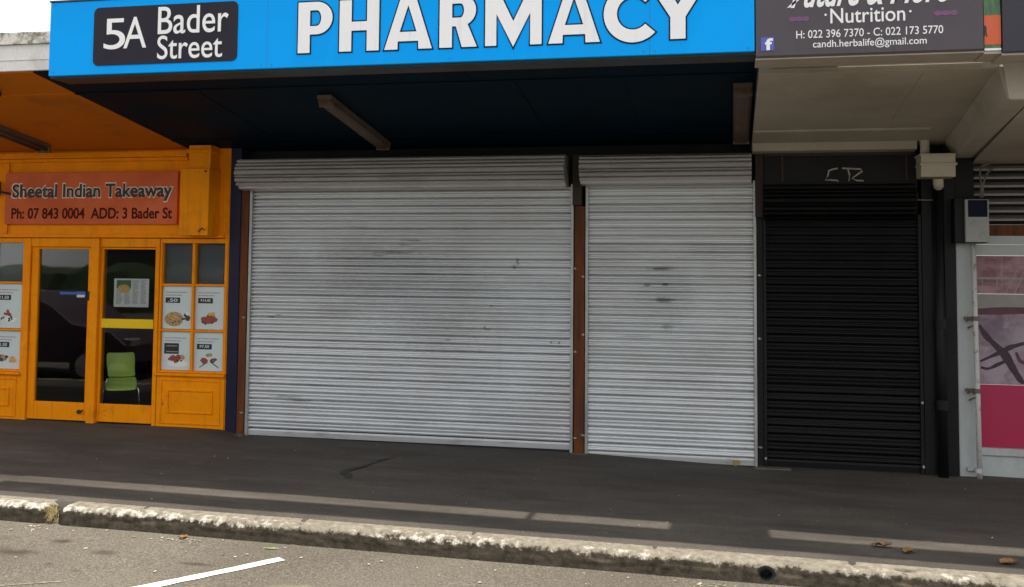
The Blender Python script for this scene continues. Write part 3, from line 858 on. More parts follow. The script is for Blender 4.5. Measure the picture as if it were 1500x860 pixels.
# spray tag: bent strokes standing on the header panel
def stroke(mb, pts, r, y):
    mb.tube([(x, y, z) for x, z in pts], r, 6)
gt = MB()
stroke(gt, [(.995, 2.765), (.96, 2.760), (.915, 2.745), (.905, 2.70), (.880, 2.655), (.93, 2.655), (.985, 2.650), (1.00, 2.640)], .0085, -.036)
stroke(gt, [(1.035, 2.765), (1.10, 2.762), (1.20, 2.755), (1.215, 2.735), (1.17, 2.705), (1.12, 2.668), (1.165, 2.648), (1.225, 2.645)], .0085, -.036)
stroke(gt, [(1.085, 2.758), (1.10, 2.70), (1.095, 2.645)], .0085, -.036)
tag(gt.build('graffiti_tag', M['chalk'], hp), 'grey scrawled tag on the black header panel')
er = MB(); er.tube([(1.688, -.035, 2.62), (1.695, -.04, 2.50), (1.680, -.036, 2.36), (1.672, -.036, 2.28)], .012, 7); er.build('edge_flashing', M['dark_timber'], NU)
MB().tube([(.318, -.05, 2.54), (.322, -.05, 2.30)], .008, 6).build('edge_flashing', M['dark_timber'], NU)
for (x, z) in ((1.715, .60), (1.718, .02), (.318, .03)):
    MB().tube([(x, -.016, z), (x, -.034, z)], .012, 8).build('bolt', M['steel'], NU)
CZ0, CSL, CCE = 2.985, .093, -2.55
s_ = soffit(.207, 2.2, CZ0, CSL, CCE, .06, M['cream'], NU)
cs = MB()
batten(.21, 1.82, CCE + .004, CCE + .034, CZ0, CSL, .022, M['cream'], s_)
batten(.21, 1.70, -.70, -.675, CZ0, CSL, .016, M['cream'], s_)
batten(1.34, 1.356, -2.50, -.71, CZ0, CSL, .005, M['cream'], s_)
batten(.21, 1.68, -.16, -.02, CZ0, CSL, .075, M['cream'], s_, 'cornice')
# the downstand beam that separates the two cream canopies
bm_ = MB()
bm_.hexa([(1.86, CCE - .01, 2.985), (2.02, CCE - .01, 2.985), (2.19, -.02, 2.845), (2.03, -.02, 2.845),
          (1.80, CCE - .01, 3.235), (2.05, CCE - .01, 3.235), (2.22, -.02, 3.0), (1.93, -.02, 3.0)])
bm_.build('downstand_beam', M['cream'], NU, .02)
B(.21, 2.2, CCE + .01, .158, 3.46, 3.50).build('canopy_roof', M['weather'], NU)
fm = MB(); fm.box(.21, 1.80, CCE - .03, CCE - .001, 3.205, 3.56); fm.box(.30, 1.70, CCE - .036, CCE - .0305, 3.235, 3.245); fm.build('fascia', M['cream'], NU, .003)

# ------------------------------------------------------------------ right-hand shop with printed window
SA = thing('poster_window_shop', (3.6, 0, -.05), 'pale shopfront with a pink and crimson printed window at the right edge', 'shop')
wl = MB(); wl.box(2.030, 2.185, .0, .3, -.2, 2.46); wl.box(2.03, 6.5, .16, .35, 2.80, 4.25); wl.box(2.187, 6.5, .06, .3, -.2, .135); wl.box(2.187, 6.5, .03, .16, 2.055, 2.135); wl.box(5.6, 6.5, .05, .3, .136, 2.054)
wl.build('wall', M['white_wall'], SA, .006)
B(2.03, 2.195, -.004, .155, 2.463, 2.86).build('pier_top', M['black'], SA, .004)
B(2.2, 6.5, .36, 8, 4.05, 4.15).build('roof', M['house_roof'], SA)
B(2.187, 6.5, .04, .16, 2.137, 2.235).build('head_rail', M['timber'], SA, .004)
wf = MB(); wf.box(2.187, 5.6, .035, .12, .138, .205); wf.box(2.187, 2.20, .035, .12, .206, 2.053); wf.box(3.9, 3.95, .035, .12, .206, 2.053)
wf.build('window_frame', M['white_wall'], SA, .004)
tag(B(2.202, 5.6, .058, .066, .207, .775).build('crimson_print', M['crimson'], SA), 'plain crimson lower window print')
pic = tag(B(2.202, 5.6, .058, .066, .777, 1.46).build('picture_print', M['photo'], SA), 'pale lilac window picture crossed by dark plum strands')
def ribbon(pts, wds, y, m, name, par):
    mb = MB(); vs = []; n = len(pts)
    # smooth the path
    P = []; W = []
    for i in range(n - 1):
        p0, p1, p2, p3 = (Vector(pts[max(0, min(n - 1, i + q))]) for q in (-1, 0, 1, 2))
        for u in (0, .25, .5, .75):
            P.append(.5 * ((2 * p1) + (p2 - p0) * u + (2 * p0 - 5 * p1 + 4 * p2 - p3) * u * u + (3 * p1 - p0 - 3 * p2 + p3) * u ** 3)); W.append(wds[i] + (wds[i + 1] - wds[i]) * u)
    P.append(Vector(pts[-1])); W.append(wds[-1])
    for i, p in enumerate(P):
        d = (P[min(i + 1, len(P) - 1)] - P[max(i - 1, 0)]).normalized()
        q = Vector((-d.y, d.x)) * W[i] * (1 + .3 * mnoise.noise(Vector((p.x * 14, p.y * 14, 0))))
        vs += [(p.x - q.x, y, p.y - q.y), (p.x + q.x, y, p.y + q.y)]
    mb.add(vs, [(2 * i, 2 * i + 1, 2 * i + 3, 2 * i + 2) for i in range(len(P) - 1)])
    return mb.build(name, m, par)
PX = lambda a: (2.204 + a[0] * .0014, 2.04 - a[1] * .00151)
for dx in (0, .52, 1.1, 1.75, 2.3, 2.8):
    random.seed(int(dx * 100)); jx, jz, js = (0, 0, 1) if dx == 0 else (random.uniform(-.08, .08), random.uniform(-.05, .05), random.choice((-.9, .8, 1.1)))
    f = (lambda a: (PX(a)[0] * js + (2.40 - 2.40 * js) + dx + jx, max(.80, min(1.44, PX(a)[1] + jz + (.05 * math.sin(a[0] * .03 + dx * 9) if dx else 0)))))
    ribbon([f(a) for a in ((20, 480), (60, 545), (125, 610), (175, 660), (215, 730), (262, 805), (285, 838))], [.014, .028, .024, .040, .034, .026, .014], .0576, M['plum_ink'], 'picture_strand', pic)
    ribbon([f(a) for a in ((20, 700), (80, 672), (150, 640), (210, 610), (290, 585))], [.008, .014, .022, .020, .014], .0573, M['plum_ink'], 'picture_strand', pic)
    ribbon([f(a) for a in ((25, 735), (70, 742), (130, 715), (185, 690))], [.010, .012, .016, .012], .0570, M['plum_ink'], 'picture_strand', pic)
    ribbon([f(a) for a in ((240, 640), (262, 690), (300, 705))], [.012, .016, .012], .0570, M['plum_soft'], 'picture_strand', pic)
ribbon([(2.204, 1.436), (2.6, 1.452), (3.4, 1.456), (5.6, 1.44)], [.030, .034, .03, .03], .0574, M['plum_soft'], 'picture_edge', pic)
mb = MB(); mb.hexa([(2.202, .058, 1.462), (5.6, .058, 1.462), (5.6, .066, 1.462), (2.202, .066, 1.462), (2.202, .058, 1.60), (5.6, .058, 1.60), (5.6, .066, 1.60), (2.202, .066, 1.60)])
tag(mb.build('pale_band', M['print_pale'], SA), 'pale grey band across the printed window')
up = tag(B(2.202, 5.6, .058, .066, 1.602, 1.95).build('upper_print', M['photo_top'], SA), 'dusky pink upper window print with pale lines')
gl = MB()
B(2.204, 5.6, .0573, .0578, 1.735, 1.753).build('pale_line', M['print_pale'], up)
for x, t_ in ((2.262, 0), (2.372, .02), (2.455, .12), (2.53, .1), (2.70, 0), (2.95, .05), (3.2, 0)):
    mb = MB(); mb.add([(x, .0576, 1.603), (x + .010, .0576, 1.603), (x + t_ + .008, .0576, 1.733 + t_), (x + t_, .0576, 1.733 + t_)], [(0, 1, 2, 3)]); mb.build('pale_line', M['print_pale'], up)
B(2.202, 5.6, .058, .066, 1.952, 2.052).build('window_head_blank', M['white_wall'], SA)
wl = MB(); wl.box(2.187, 6.5, .12, .158, 2.24, 2.80); wl.build('louvre_back', M['black'], SA)
lv = MB()
for i in range(7):
    z = 2.27 + i * .077
    lv.hexa([(2.20, .02, z), (5.6, .02, z), (5.6, .10, z + .035), (2.20, .10, z + .035), (2.20, .02, z + .02), (5.6, .02, z + .02), (5.6, .10, z + .055), (2.20, .10, z + .055)])
lv.build('louvre', M['louvre'], SA)
mb = MB(); mb.hexa([(2.023, CCE + .05, 2.985), (6.5, CCE + .05, 2.985), (6.5, .158, 2.80), (2.202, .158, 2.80), (2.053, CCE + .05, 3.06), (6.5, CCE + .05, 3.06), (6.5, .158, 2.9), (2.235, .158, 2.9)])
mb.build('soffit', M['cream'], SA)
mb = MB(); mb.hexa([(1.856, CCE - .03, 2.980), (6.5, CCE - .03, 2.980), (6.5, CCE + .046, 2.980), (2.024, CCE + .046, 2.980), (1.802, CCE - .03, 3.36), (6.5, CCE - .03, 3.36), (6.5, CCE + .046, 3.36), (2.05, CCE + .046, 3.36)])
mb.build('fascia_beam', M['cream'], SA, .012)
B(2.21, 6.5, CCE + .06, .158, 3.36, 3.40).build('canopy_roof', M['weather'], SA)

# ------------------------------------------------------------------ pipes and boxes on the pier
dn = thing('downpipe', (1.875, -.09, -.05), 'black downpipe with a cream rainwater head, right of the black shutter', 'downpipe')
MB().tube([(1.877, -.085, -.06), (1.877, -.085, 1.10), (1.874, -.085, 1.12), (1.874, -.085, 2.60)], .046, 14).build('pipe', M['black'], dn, smooth=True)
for z in (1.28, .55): MB().tube([(1.876, -.085, z), (1.876, -.085, z + .09)], .056, 14).build('coupling', M['black'], dn)
hd = MB(); hd.box(1.692, 1.985, -.28, -.005, 2.655, 2.86); hd.box(1.682, 2.000, -.292, -.004, 2.76, 2.782); hd.box(1.680, 1.990, -.29, -.004, 2.845, 2.868)
hh = hd.build('rainwater_head', M['cream_box'], dn, .006)
MB().tube([(1.748, -.16, 2.866), (1.748, -.16, 3.06)], .042, 14).tube([(1.748, -.16, 2.985), (1.748, -.16, 3.0)], .047, 14).build('inlet_pipe', M['cream_box'], hh, smooth=False)
MB().tube([(1.858, -.16, 2.655), (1.862, -.14, 2.60), (1.87, -.11, 2.585)], .045, 14).build('outlet_pipe', M['cream_box'], hh)
B(1.69, 1.83, -.04, -.02, 2.455, 2.468).build('bracket', M['lamp_metal'], dn)

wp = thing('water_pipe', (2.17, -.09, -.05), 'chipped white water pipe clamped to the pale pier', 'pipe')
MB().tube([(2.180, -.09, -.06), (2.176, -.09, .6), (2.168, -.09, 1.3), (2.160, -.09, 2.075)], .023, 12).build('pipe', M['white_pipe'], wp, smooth=True)
for z, big in ((1.38, 1), (.73, 1), (.02, 0)):
    cl = MB(); cl.tube([(2.17, -.09, z - .02), (2.17, -.09, z + .02)], .032, 10); cl.box(2.09, 2.17, -.045, -.002, z - .012, z + .012)
    if big: cl.tube([(2.10, -.05, z - .03), (2.12, -.075, z), (2.17, -.10, z - .05), (2.11, -.05, z - .09)], .010, 6)
    cl.build('clamp', M['lamp_metal'] if big else M['white_pipe'], wp)

me_ = thing('meter_box', (2.17, -.1, 2.05), 'grey meter box with dark blue window mounted above the white pipe', 'meter box')
bx = MB(); bx.box(1.99, 2.265, -.170, -.005, 2.062, 2.47); bx.build('case', M['black'], me_, .006)
B(2.072, 2.272, -.215, -.172, 2.068, 2.455).build('cover', M['meter_grey'], me_, .008)
B(2.095, 2.258, -.220, -.2155, 2.295, 2.447).build('meter_window', M['meter_window'], me_, .003)
MB().tube([(2.225, -.12, 2.47), (2.235, -.11, 2.58), (2.225, -.10, 2.70), (2.25, -.09, 2.77), (2.33, -.07, 2.79)], .009, 8).tube([(2.24, -.12, 2.47), (2.25, -.11, 2.60), (2.29, -.09, 2.70), (2.36, -.06, 2.76)], .008, 8).build('cable', M['cable'], me_, smooth=True)

# ------------------------------------------------------------------ pharmacy sign
SF = -3.10                                    # front face of the big sign
SB = -2.79
PS = thing('pharmacy_sign', (-2.5, -2.95, 3.265), 'long bright blue pharmacy signboard with white capital letters', 'sign')
bd = B(-5.195, .165, SF, SB, 3.268, 3.848).build('board', M['blue_sign'], PS, .006)
for q in ((-5.20, .17, SF - .006, SF + .02, 3.849, 3.862), (-5.20, .17, SF + .03, SB - .03, 3.255, 3.267)): B(*q).build('edge_trim', M['dark_metal'], PS)
for q in ((.14, .165, 3.50, 3.80), (-.92, -.88, 3.56, 3.60)):
    B(q[0], q[1], SB + .002, CE - .032, q[2], q[3]).build('bracket', M['dark_metal'], PS)  # unseen blocks added behind the sign to interrupt the sunlit stripe on the footpath
for x in (-3.36, -.535): B(x, x + .004, SF - .0008, SF + .002, 3.270, 3.846).build('panel_seam', M['seam_blue'], PS)
for x in (-5.15, -3.40, -3.32, -1.95, -.575, -.495, .12):
    for z in (3.295, 3.825): MB().tube([(x, SF - .002, z), (x, SF + .002, z)], .006, 8).build('rivet', M['seam_blue'], PS)
# number plate
pl = loops_mb([rrect(-4.806, -3.596, 3.335, 3.788, .045)], SF - .002, .003)
pt = pl.build('number_plate', M['plate'], PS)
for s, x0, x1, z0, z1, of in (('5', -4.715, -4.532, 3.458, 3.697, .0), ('A', -4.545, -4.352, 3.462, 3.703, .0), ('Bader', -4.256, -3.672, 3.558, 3.770, .004), ('Street', -4.256, -3.718, 3.366, 3.548, .004)):
    text_mb(s, x0, x1, z0, z1, SF - .0055, of, depth=.002).build('lettering', M['white_vinyl'], pt)
# big capitals, drawn as outlines; d = width of the dark edge
def L_P(x, w, h, r_leg=False):
    sv, sh = .245 * h, .165 * h
    zb = .36 * h if not r_leg else .40 * h
    rz = (h - zb) / 2; cz = zb + rz; rx = rz * 1.02; cx = w - rx
    hole = [(sv, cz - rz + sh), (cx, cz - rz + sh)] + arc(cx, cz, rx - sv * .95, rz - sh, -90, 90, 14) + [(sv, cz + rz - sh)]
    if not r_leg:
        outl = [(0, 0), (sv, 0), (sv, zb)] + arc(cx, cz, rx, rz, -90, 90, 20) + [(0, h)]
    else:
        a = arc(cx, cz, rx, rz, -62, 90, 20)
        outl = [(0, 0), (sv, 0), (sv, zb + .0 * h), (sv + .075 * h, zb), (w - .27 * h, 0), (w + .02 * h, 0)] + a + [(0, h)]
    return [outl, hole]
def L_H(x, w, h):
    sv, a, b = .245 * h, .40 * h, .575 * h
    return [[(0, 0), (sv, 0), (sv, a), (w - sv, a), (w - sv, 0), (w, 0), (w, h), (w - sv, h), (w - sv, b), (sv, b), (sv, h), (0, h)]]
def L_A(x, w, h):
    c = w / 2; t = .15 * h; s = .265 * h
    def xo(z): return (c - t) * z / h
    def xi(z): return s + (c - s) * z / (h * .93)
    o = [(0, 0), (s, 0), (xi(.155 * h) - .03 * h, .155 * h), (w - xi(.155 * h) + .03 * h, .155 * h), (w - s, 0), (w, 0), (c + t, h), (c - t, h)]
    zt = .85 * h
    i = [(xi(.335 * h) - .035 * h, .335 * h), (w - xi(.335 * h) + .035 * h, .335 * h), (c, zt)]
    return [o, i]
def L_M(x, w, h):
    s = .215 * h; q = .27 * h
    return [[(0, 0), (s, 0), (s, .60 * h), (w / 2, -.03 * h), (w - s, .60 * h), (w - s, 0), (w, 0), (w, h), (w - q, h), (w / 2, .45 * h), (q, h), (0, h)]]
def L_C(x, w, h):
    r = .535 * h; cz = h / 2; cx = r; ri = .30 * h
    o = arc(cx, cz, r, r, 42, 318, 40); i = arc(cx, cz, ri * .98, ri, 318, 42, 36)
    return [o + i]
def L_Y(x, w, h):
    s = .135 * h; c = w / 2
    return [[(c - s, 0), (c + s, 0), (c + s, .40 * h), (w, h), (w - .29 * h, h), (c, .62 * h), (.29 * h, h), (0, h), (c - s, .40 * h)]]
hcap = .378; zbase = 3.372; dk = .0105
lets = [(L_P, -3.110, -2.842), (L_H, -2.786, -2.482), (L_A, -2.440, -2.082), (lambda x, w, h: L_P(x, w, h, True), -2.026, -1.758), (L_M, -1.690, -1.284), (L_A, -1.236, -.874), (L_C, -.848, -.52), (L_Y, -.535, -.148)]
for fn, x0, x1 in lets:
    lp = [[(x0 + a, zbase + b) for a, b in l] for l in fn(0, x1 - x0, hcap)]
    big = [grow(lp[0], dk)] + [grow(l, -dk) for l in lp[1:]]
    ol = loops_mb(big, SF - .0015, .002).build('letter_outline', M['ink'], PS)
    loops_mb(lp, SF - .0045, .002).build('letter', M['white_vinyl'], ol)

# ------------------------------------------------------------------ nutrition sign and its neighbours
NS = thing('nutrition_sign', (.88, -2.95, 3.23), 'dark grey nutrition shop sign with white writing and a small blue badge', 'sign')
NF = -3.10
B(.172, 1.590, NF, -2.80, 3.232, 3.86).build('board', M['grey_sign'], NS, .004)
B(.172, 1.590, NF + .010, -2.805, 3.212, 3.231).build('bottom_strip', M['cream'], NS)
B(.172, 1.590, NF + .001, NF + .0095, 3.222, 3.2315).build('front_lip', M['dark_timber'], NS)
for s, x0, x1, z0, z1, of, sh in (('Nutrition', .652, 1.118, 3.435, 3.535, .006, 0), ('H: 022 396 7370 - C: 022 173 5770', .434, 1.348, 3.343, 3.396, .003, 0),
                                  ('candh.herbalife@gmail.com', .540, 1.247, 3.264, 3.329, .003, 0), ('Future & More', .40, 1.40, 3.548, 3.75, .02, .5)):
    text_mb(s, x0, x1, z0, z1, NF - .001, of, sh).build('lettering', M['white_vinyl'], NS)
fl = MB()
fl.add([(.375, NF - .0025, 3.552), (.40, NF - .0025, 3.556), (.475, NF - .0025, 3.62), (.45, NF - .0025, 3.62)], [(0, 1, 2, 3)])
fl.build('lettering', M['white_vinyl'], NS)
for x in (.622, 1.150): MB().tube([(x, NF - .004, 3.495), (x, NF + .002, 3.495)], .0075, 10).build('lettering', M['white_vinyl'], NS)
for x0, x1, z in ((.385, .52, 3.475), (1.29, 1.44, 3.475)):
    n = 16; lp = []
    for i in range(n): a = 2 * math.pi * i / n; lp.append(((x0 + x1) / 2 + (x1 - x0) / 2 * math.cos(a), z + (.014 if i % 2 else .022) * math.sin(a) + .005 * math.sin(3 * a)))
    loops_mb([lp], NF - .001, .001).build('flourish', M['magenta'], NS)
B(.174, .79, -2.798, CCE - .038, 3.50, 3.80).build('bracket', M['dark_metal'], NS)  # added out of sight to close the gap and break the light stripe below
bg_ = B(.205, .292, NF - .003, NF - .0003, 3.270, 3.360).build('badge', M['social_blue'], NS)
text_mb('f', .232, .284, 3.272, 3.352, NF - .0035, .035).build('lettering', M['white_vinyl'], bg_)

GS = thing('green_orange_sign', (1.645, -2.95, 3.22), 'narrow green and orange sign strip right of the grey sign', 'sign')
B(1.596, 1.698, -3.08, -2.80, 3.222, 3.86).build('board', M['green_print'], GS, .003)
B(1.594, 1.700, -3.075, -2.805, 3.204, 3.2215).build('bottom_strip', M['cream'], GS)
B(1.598, 1.697, -3.083, -3.0805, 3.262, 3.452).build('orange_panel', M['red_print'], GS)
B(1.598, 1.697, -3.083, -3.0805, 3.224, 3.238).build('white_edge', M['white_vinyl'], GS)
text_mb('R', 1.597, 1.618, 3.315, 3.385, -3.0835, .05).build('lettering', M['dark_metal'], GS)
DS = thing('dark_sign', (2.9, -2.95, 3.2), 'blue black sign with white lettering cut off at the right edge', 'sign')
B(1.702, 4.6, -3.10, -2.80, 3.206, 3.86).build('board', M['dark_sign'], DS, .004)
B(1.702, 4.6, -3.08, -2.805, 3.190, 3.2055).build('bottom_strip', M['cream'], DS)
text_mb('O', 1.852, 2.10, 3.36, 3.60, -3.101, .03).build('lettering', M['white_vinyl'], DS)

# ------------------------------------------------------------------ takeaway sign
TS = thing('takeaway_sign', (-6.92, -.03, 2.24), 'orange red board reading Sheetal Indian Takeaway above the orange doors', 'sign')
B(-7.985, -5.850, -.052, -.004, 2.240, 2.818).build('board', M['red_sign'], TS, .003)
l0 = text_mb('Sheetal Indian Takeaway', -7.905, -5.895, 2.478, 2.702, -.0535, .055).build('lettering_edge', M['sign_pale'], TS)
text_mb('Sheetal Indian Takeaway', -7.890, -5.910, 2.491, 2.689, -.0560, .024).build('lettering', M['sign_black'], l0)
text_mb('Ph: 07 843 0004  ADD: 3 Bader St', -7.895, -5.905, 2.298, 2.422, -.0535, .022).build('lettering', M['sign_red_ink'], TS)

# bracket arm and plate at the left edge
ba = thing('sign_bracket', (-8.05, -.1, 2.6), 'dark metal bracket arm beside the left end of the orange red board', 'bracket')
MB().tube([(-8.35, -.10, 2.63), (-8.0, -.10, 2.60), (-7.90, -.075, 2.58)], .012, 8).build('arm', M['dark_metal'], ba)
B(-8.10, -8.018, -.12, -.08, 2.56, 2.72).build('plate', M['dark_metal'], ba, .004)

# ------------------------------------------------------------------ batten lights
def lamp(xc, wd, y0, y1, h, label, tubes=False):
    zc = SZ0 - SSL * (y0 + y1) / 2
    L = thing('batten_light', (xc, (y0 + y1) / 2, zc), label, 'light', 'fluorescent lights under the canopies')
    def zs(y): return SZ0 - SSL * y
    mb = MB(); q = .3
    def bar(a0, a1, ya, yb, t0, t1):
        return [(a0, ya, zs(ya) - t1), (a1, ya, zs(ya) - t1), (a1, yb, zs(yb) - t1), (a0, yb, zs(yb) - t1), (a0, ya, zs(ya) - t0), (a1, ya, zs(ya) - t0), (a1, yb, zs(yb) - t0), (a0, yb, zs(yb) - t0)]
    MB().hexa(bar(xc - wd * .5, xc + wd * .5, y0, y1, .001, .035)).build('housing', M['lamp_metal'], L, .004)
    if tubes:
        for s in (-.28, .28):
            MB().tube([(xc + s * wd, y0 + .03, zs(y0 + .03) - .065), (xc + s * wd, y1 - .03, zs(y1 - .03) - .065)], .018, 10).build('tube', M['diffuser'], L, smooth=True)
        for y in (y0, y1 - .03): MB().hexa(bar(xc - wd * .5, xc + wd * .5, y, y + .028, .036, .09)).build('tube_holder', M['lamp_metal'], L)
    else:
        pr = [(-.5, 0), (-.48, -.6), (-.34, -.95), (0, -1.0), (.34, -.95), (.48, -.6), (.5, 0)]
        vs = []; n = len(pr)
        ys = [y0 + .004, y0 + .03, y1 - .03, y1 - .004]
        for i, y in enumerate(ys):
            s = .9 if i in (0, 3) else 1
            vs += [(xc + a * wd * .96 * s, y, zs(y) - .036 + b * h * s) for a, b in pr]
        fs = [(i * n + j, i * n + j + 1, (i + 1) * n + j + 1, (i + 1) * n + j) for i in range(3) for j in range(n - 1)] + [tuple(range(n)), tuple(range(3 * n, 4 * n))]
        d = MB(); d.add(vs, fs); d.build('diffuser', M['diffuser'], L, .004)
        for y in (y0 + .05, y1 - .07):
            MB().hexa(bar(xc - wd * .50, xc + wd * .50, y, y + .02, .036, .036 + h + .004)).build('clip', M['lamp_metal'], L)
lamp(-3.47, .135, -1.74, -.12, .052, 'dusty brown batten light under the dark soffit, above the wide silver shutter')
lamp(.105, .15, -1.74, -.12, .052, 'dusty batten light at the right end of the dark soffit, beside the cream soffit')
lamp(-7.33, .16, -1.75, -.28, .05, 'twin tube batten light under the orange soffit', True)
fl = thing('floodlight', (-6.42, -2.2, 3.33), 'small dark round fitting on the orange soffit near its front edge', 'light')
MB().tube([(-6.62, -2.18, 3.30), (-6.40, -2.2, 3.315), (-6.36, -2.2, 3.318)], [.035, .042, .030], 12).build('barrel', M['dark_metal'], fl)
MB().tube([(-6.5, -2.19, 3.31), (-6.5, -2.19, 3.372)], .012, 8).build('mount', M['dark_metal'], fl)

# ------------------------------------------------------------------ posters, notice, sticker, chair
def blob(mb, cx, cz, rx, rz, y, n=18, wob=.22):
    ph = random.uniform(0, 9)
    lp = [(cx + rx * (1 + wob * mnoise.noise(Vector((math.cos(a) * 2 + ph, math.sin(a) * 2, ph)))) * math.cos(a),
           cz + rz * (1 + wob * mnoise.noise(Vector((math.cos(a) * 2, math.sin(a) * 2 + ph, ph)))) * math.sin(a)) for a in [2 * math.pi * i / n for i in range(n)]]
    mb.add([(x, y, z) for x, z in lp] , [tuple(range(n))])
def poster(x0, x1, z0, z1, kind, price, label):
    y = .029
    P = thing('menu_poster', ((x0 + x1) / 2, y, z0), label, 'poster', 'food posters in the takeaway windows')
    wd, h = x1 - x0, z1 - z0
    B(x0, x1, y, y + .0025, z0, z1).build('sheet', M['paper'], P)
    yy = y - .0006
    t = MB()
    random.seed(int(abs(x0) * 1000) + int(z0 * 100))
    def words(z, xa, xb, hh):
        x = xa
        while x < xb:
            l = random.uniform(.008, .02); t.add([(x, yy, z), (min(x + l, xb), yy, z), (min(x + l, xb), yy, z + hh), (x, yy, z + hh)], [(0, 1, 2, 3)]); x += l + .005
    words(z1 - .075, x0 + .035, x1 - .07, .012)
    t.build('heading', M['print_grey'], P)
    t = MB(); words(z1 - .105, x0 + .035, x1 - .13, .010); t.build('subheading', M['print_red'], P)
    two = price.count('\n')
    ph = .058 if not two else .115
    bx_ = MB(); pa, pb, pc, pd = x0 + .03, x0 + .03 + .175, z1 - .125 - ph, z1 - .125
    bx_.add([(pa, yy, pc), (pb, yy, pc), (pb, yy, pd), (pa, yy, pd)], [(0, 1, 2, 3)])
    pbx = bx_.build('price_box', M['sign_black'], P)
    if not two: text_mb(price, pa + .03, pb - .03, pc + .012, pd - .012, yy - .0003, .02, depth=.0003).build('price', M['paper'], pbx)
    else:
        rows = MB()
        for zz in (pd - .035, pc + .018):
            x = pa + .025
            while x < pb - .03:
                l = random.uniform(.008, .02); rows.add([(x, yy - .0004, zz), (x + l, yy - .0004, zz), (x + l, yy - .0004, zz + .012), (x, yy - .0004, zz + .012)], [(0, 1, 2, 3)]); x += l + .005
        rows.build('price', M['print_grey'], pbx)
    cx, cz = (x0 + x1) / 2, z0 + .115
    def bl(mat_, n, rr, sx, sz, dy, oy=0, ox=0, name='food_picture'):
        mb = MB()
        for i in range(n):
            a = random.uniform(0, 6.28); q = random.uniform(0, 1)
            blob(mb, cx + ox + sx * q * math.cos(a), cz + oy + sz * q * math.sin(a), rr * random.uniform(.7, 1.2), rr * random.uniform(.5, .9), yy - dy - i * .00003, 12)
        mb.build(name, mat_, P)
    if kind == 'noodles':
        mb = MB(); blob(mb, cx - .04, cz - .01, .112, .078, yy - .0003, 28, .08); mb.build('food_picture', M['food_tan'], P)
        bl(M['food_dark'], 14, .012, .10, .055, .0006, 0, -.04); bl(M['food_gold'], 14, .014, .09, .05, .0011, .015, -.04)
        bl(M['food_dark'], 7, .022, .035, .04, .0017, 0, .105); bl(M['plate_white'], 2, .02, .02, .02, .0022, .05, .11)
    elif kind == 'grill':
        bl(M['food_dark'], 5, .030, .10, .012, .0003, -.035); bl(M['food_red'], 16, .036, .075, .035, .0006, 0); bl(M['food_gold'], 7, .022, .045, .02, .0013, .05, .015)
    elif kind == 'curry':
        mb = MB(); blob(mb, cx + .02, cz - .045, .13, .035, yy - .0002, 28, .03); mb.build('food_picture', M['plate_white'], P)
        bl(M['food_red'], 18, .030, .085, .038, .0005, .01); bl(M['food_dark'], 6, .014, .07, .03, .0012, .0); bl(M['food_tan'], 4, .02, .02, .02, .0015, .025, .08)
    elif kind == 'kebab':
        mb = MB()
        for s in (-1, 1): mb.add([(cx + s * .02, yy - .0002, cz - .01), (cx + s * .115, yy - .0002, cz - .075), (cx + s * .112, yy - .0002, cz - .083), (cx + s * .012, yy - .0002, cz - .022)], [(0, 1, 2, 3)])
        mb.build('food_picture', M['food_dark'], P)
        bl(M['food_red'], 7, .028, .022, .03, .0005, 0, -.055); bl(M['food_dark'], 5, .026, .02, .025, .0008, 0, .05); bl(M['food_red'], 3, .016, .02, .02, .0012, .0, .055); bl(M['food_tan'], 5, .026, .02, .012, .0015, .055, -.005)
    elif kind == 'sweets':
        bl(M['food_red'], 8, .024, .05, .03, .0005, .045, -.01); bl(M['plate_white'], 6, .035, .07, .02, .0002, -.02, .04); bl(M['food_dark'], 6, .016, .09, .03, .0012, -.01)
    else:
        bl(M['food_dark'], 8, .028, .05, .035, .0005, .01, -.06); bl(M['food_gold'], 8, .03, .035, .03, .0009, -.02, .07); bl(M['food_tan'], 4, .02, .03, .02, .0014, .01, -.05)
poster(-6.032, -5.678, 1.110, 1.572, 'noodles', '.50', 'poster of noodles in a dish, upper left pane beside the blue pier')
poster(-5.645, -5.290, 1.110, 1.572, 'grill', '$14.40', 'poster priced 14.40 with red grilled meat, upper right pane beside the blue pier')
poster(-6.032, -5.678, .667, 1.080, 'curry', '\n', 'poster with a two line black price box and red curry, lower left pane')
poster(-5.645, -5.290, .667, 1.080, 'kebab', '$7.50', 'poster priced 7.50 with kebabs fanned out, lower right pane beside the blue pier')
poster(-8.128, -7.765, 1.076, 1.572, 'sweets', '11.50', 'poster of red pieces on a white dish, upper pane at the left edge')
poster(-8.128, -7.765, .620, 1.044, 'fish', '11.50', 'poster of dark and golden fried pieces, lower pane at the left edge')

no = thing('notice', (-6.42, .0295, 1.33), 'printed menu page with a green picture taped inside the right door glass', 'notice')
B(-6.632, -6.208, .030, .033, 1.335, 1.645).build('page', M['paper_white'], no)
B(-6.602, -6.425, .0290, .0297, 1.535, 1.628).build('picture', M['green_print'], no)
mb = MB(); blob(mb, -6.51, 1.535, .075, .045, .0286, 18, .15); mb.build('picture_dish', M['food_gold'], no)
mb = MB()
for c in range(4):
    xa = -6.605 + c * .100
    z = 1.515 if c < 2 else 1.62
    while z > 1.36:
        l = random.uniform(.05, .085); mb.add([(xa, .0294, z), (xa + l, .0294, z), (xa + l, .0294, z + .006), (xa, .0294, z + .006)], [(0, 1, 2, 3)]); z -= .0125
mb.build('print_columns', M['print_grey'], no)
stk = thing('door_sticker', (-7.13, .02, 1.42), 'small blue and white sticker on the left door glass', 'sticker')
B(-7.297, -7.09, .0185, .0205, 1.462, 1.490).build('blue_strip', M['sticker_blue'], stk)
B(-7.088, -6.975, .0185, .0205, 1.448, 1.496).build('blue_panel', M['sticker_blue'], stk)
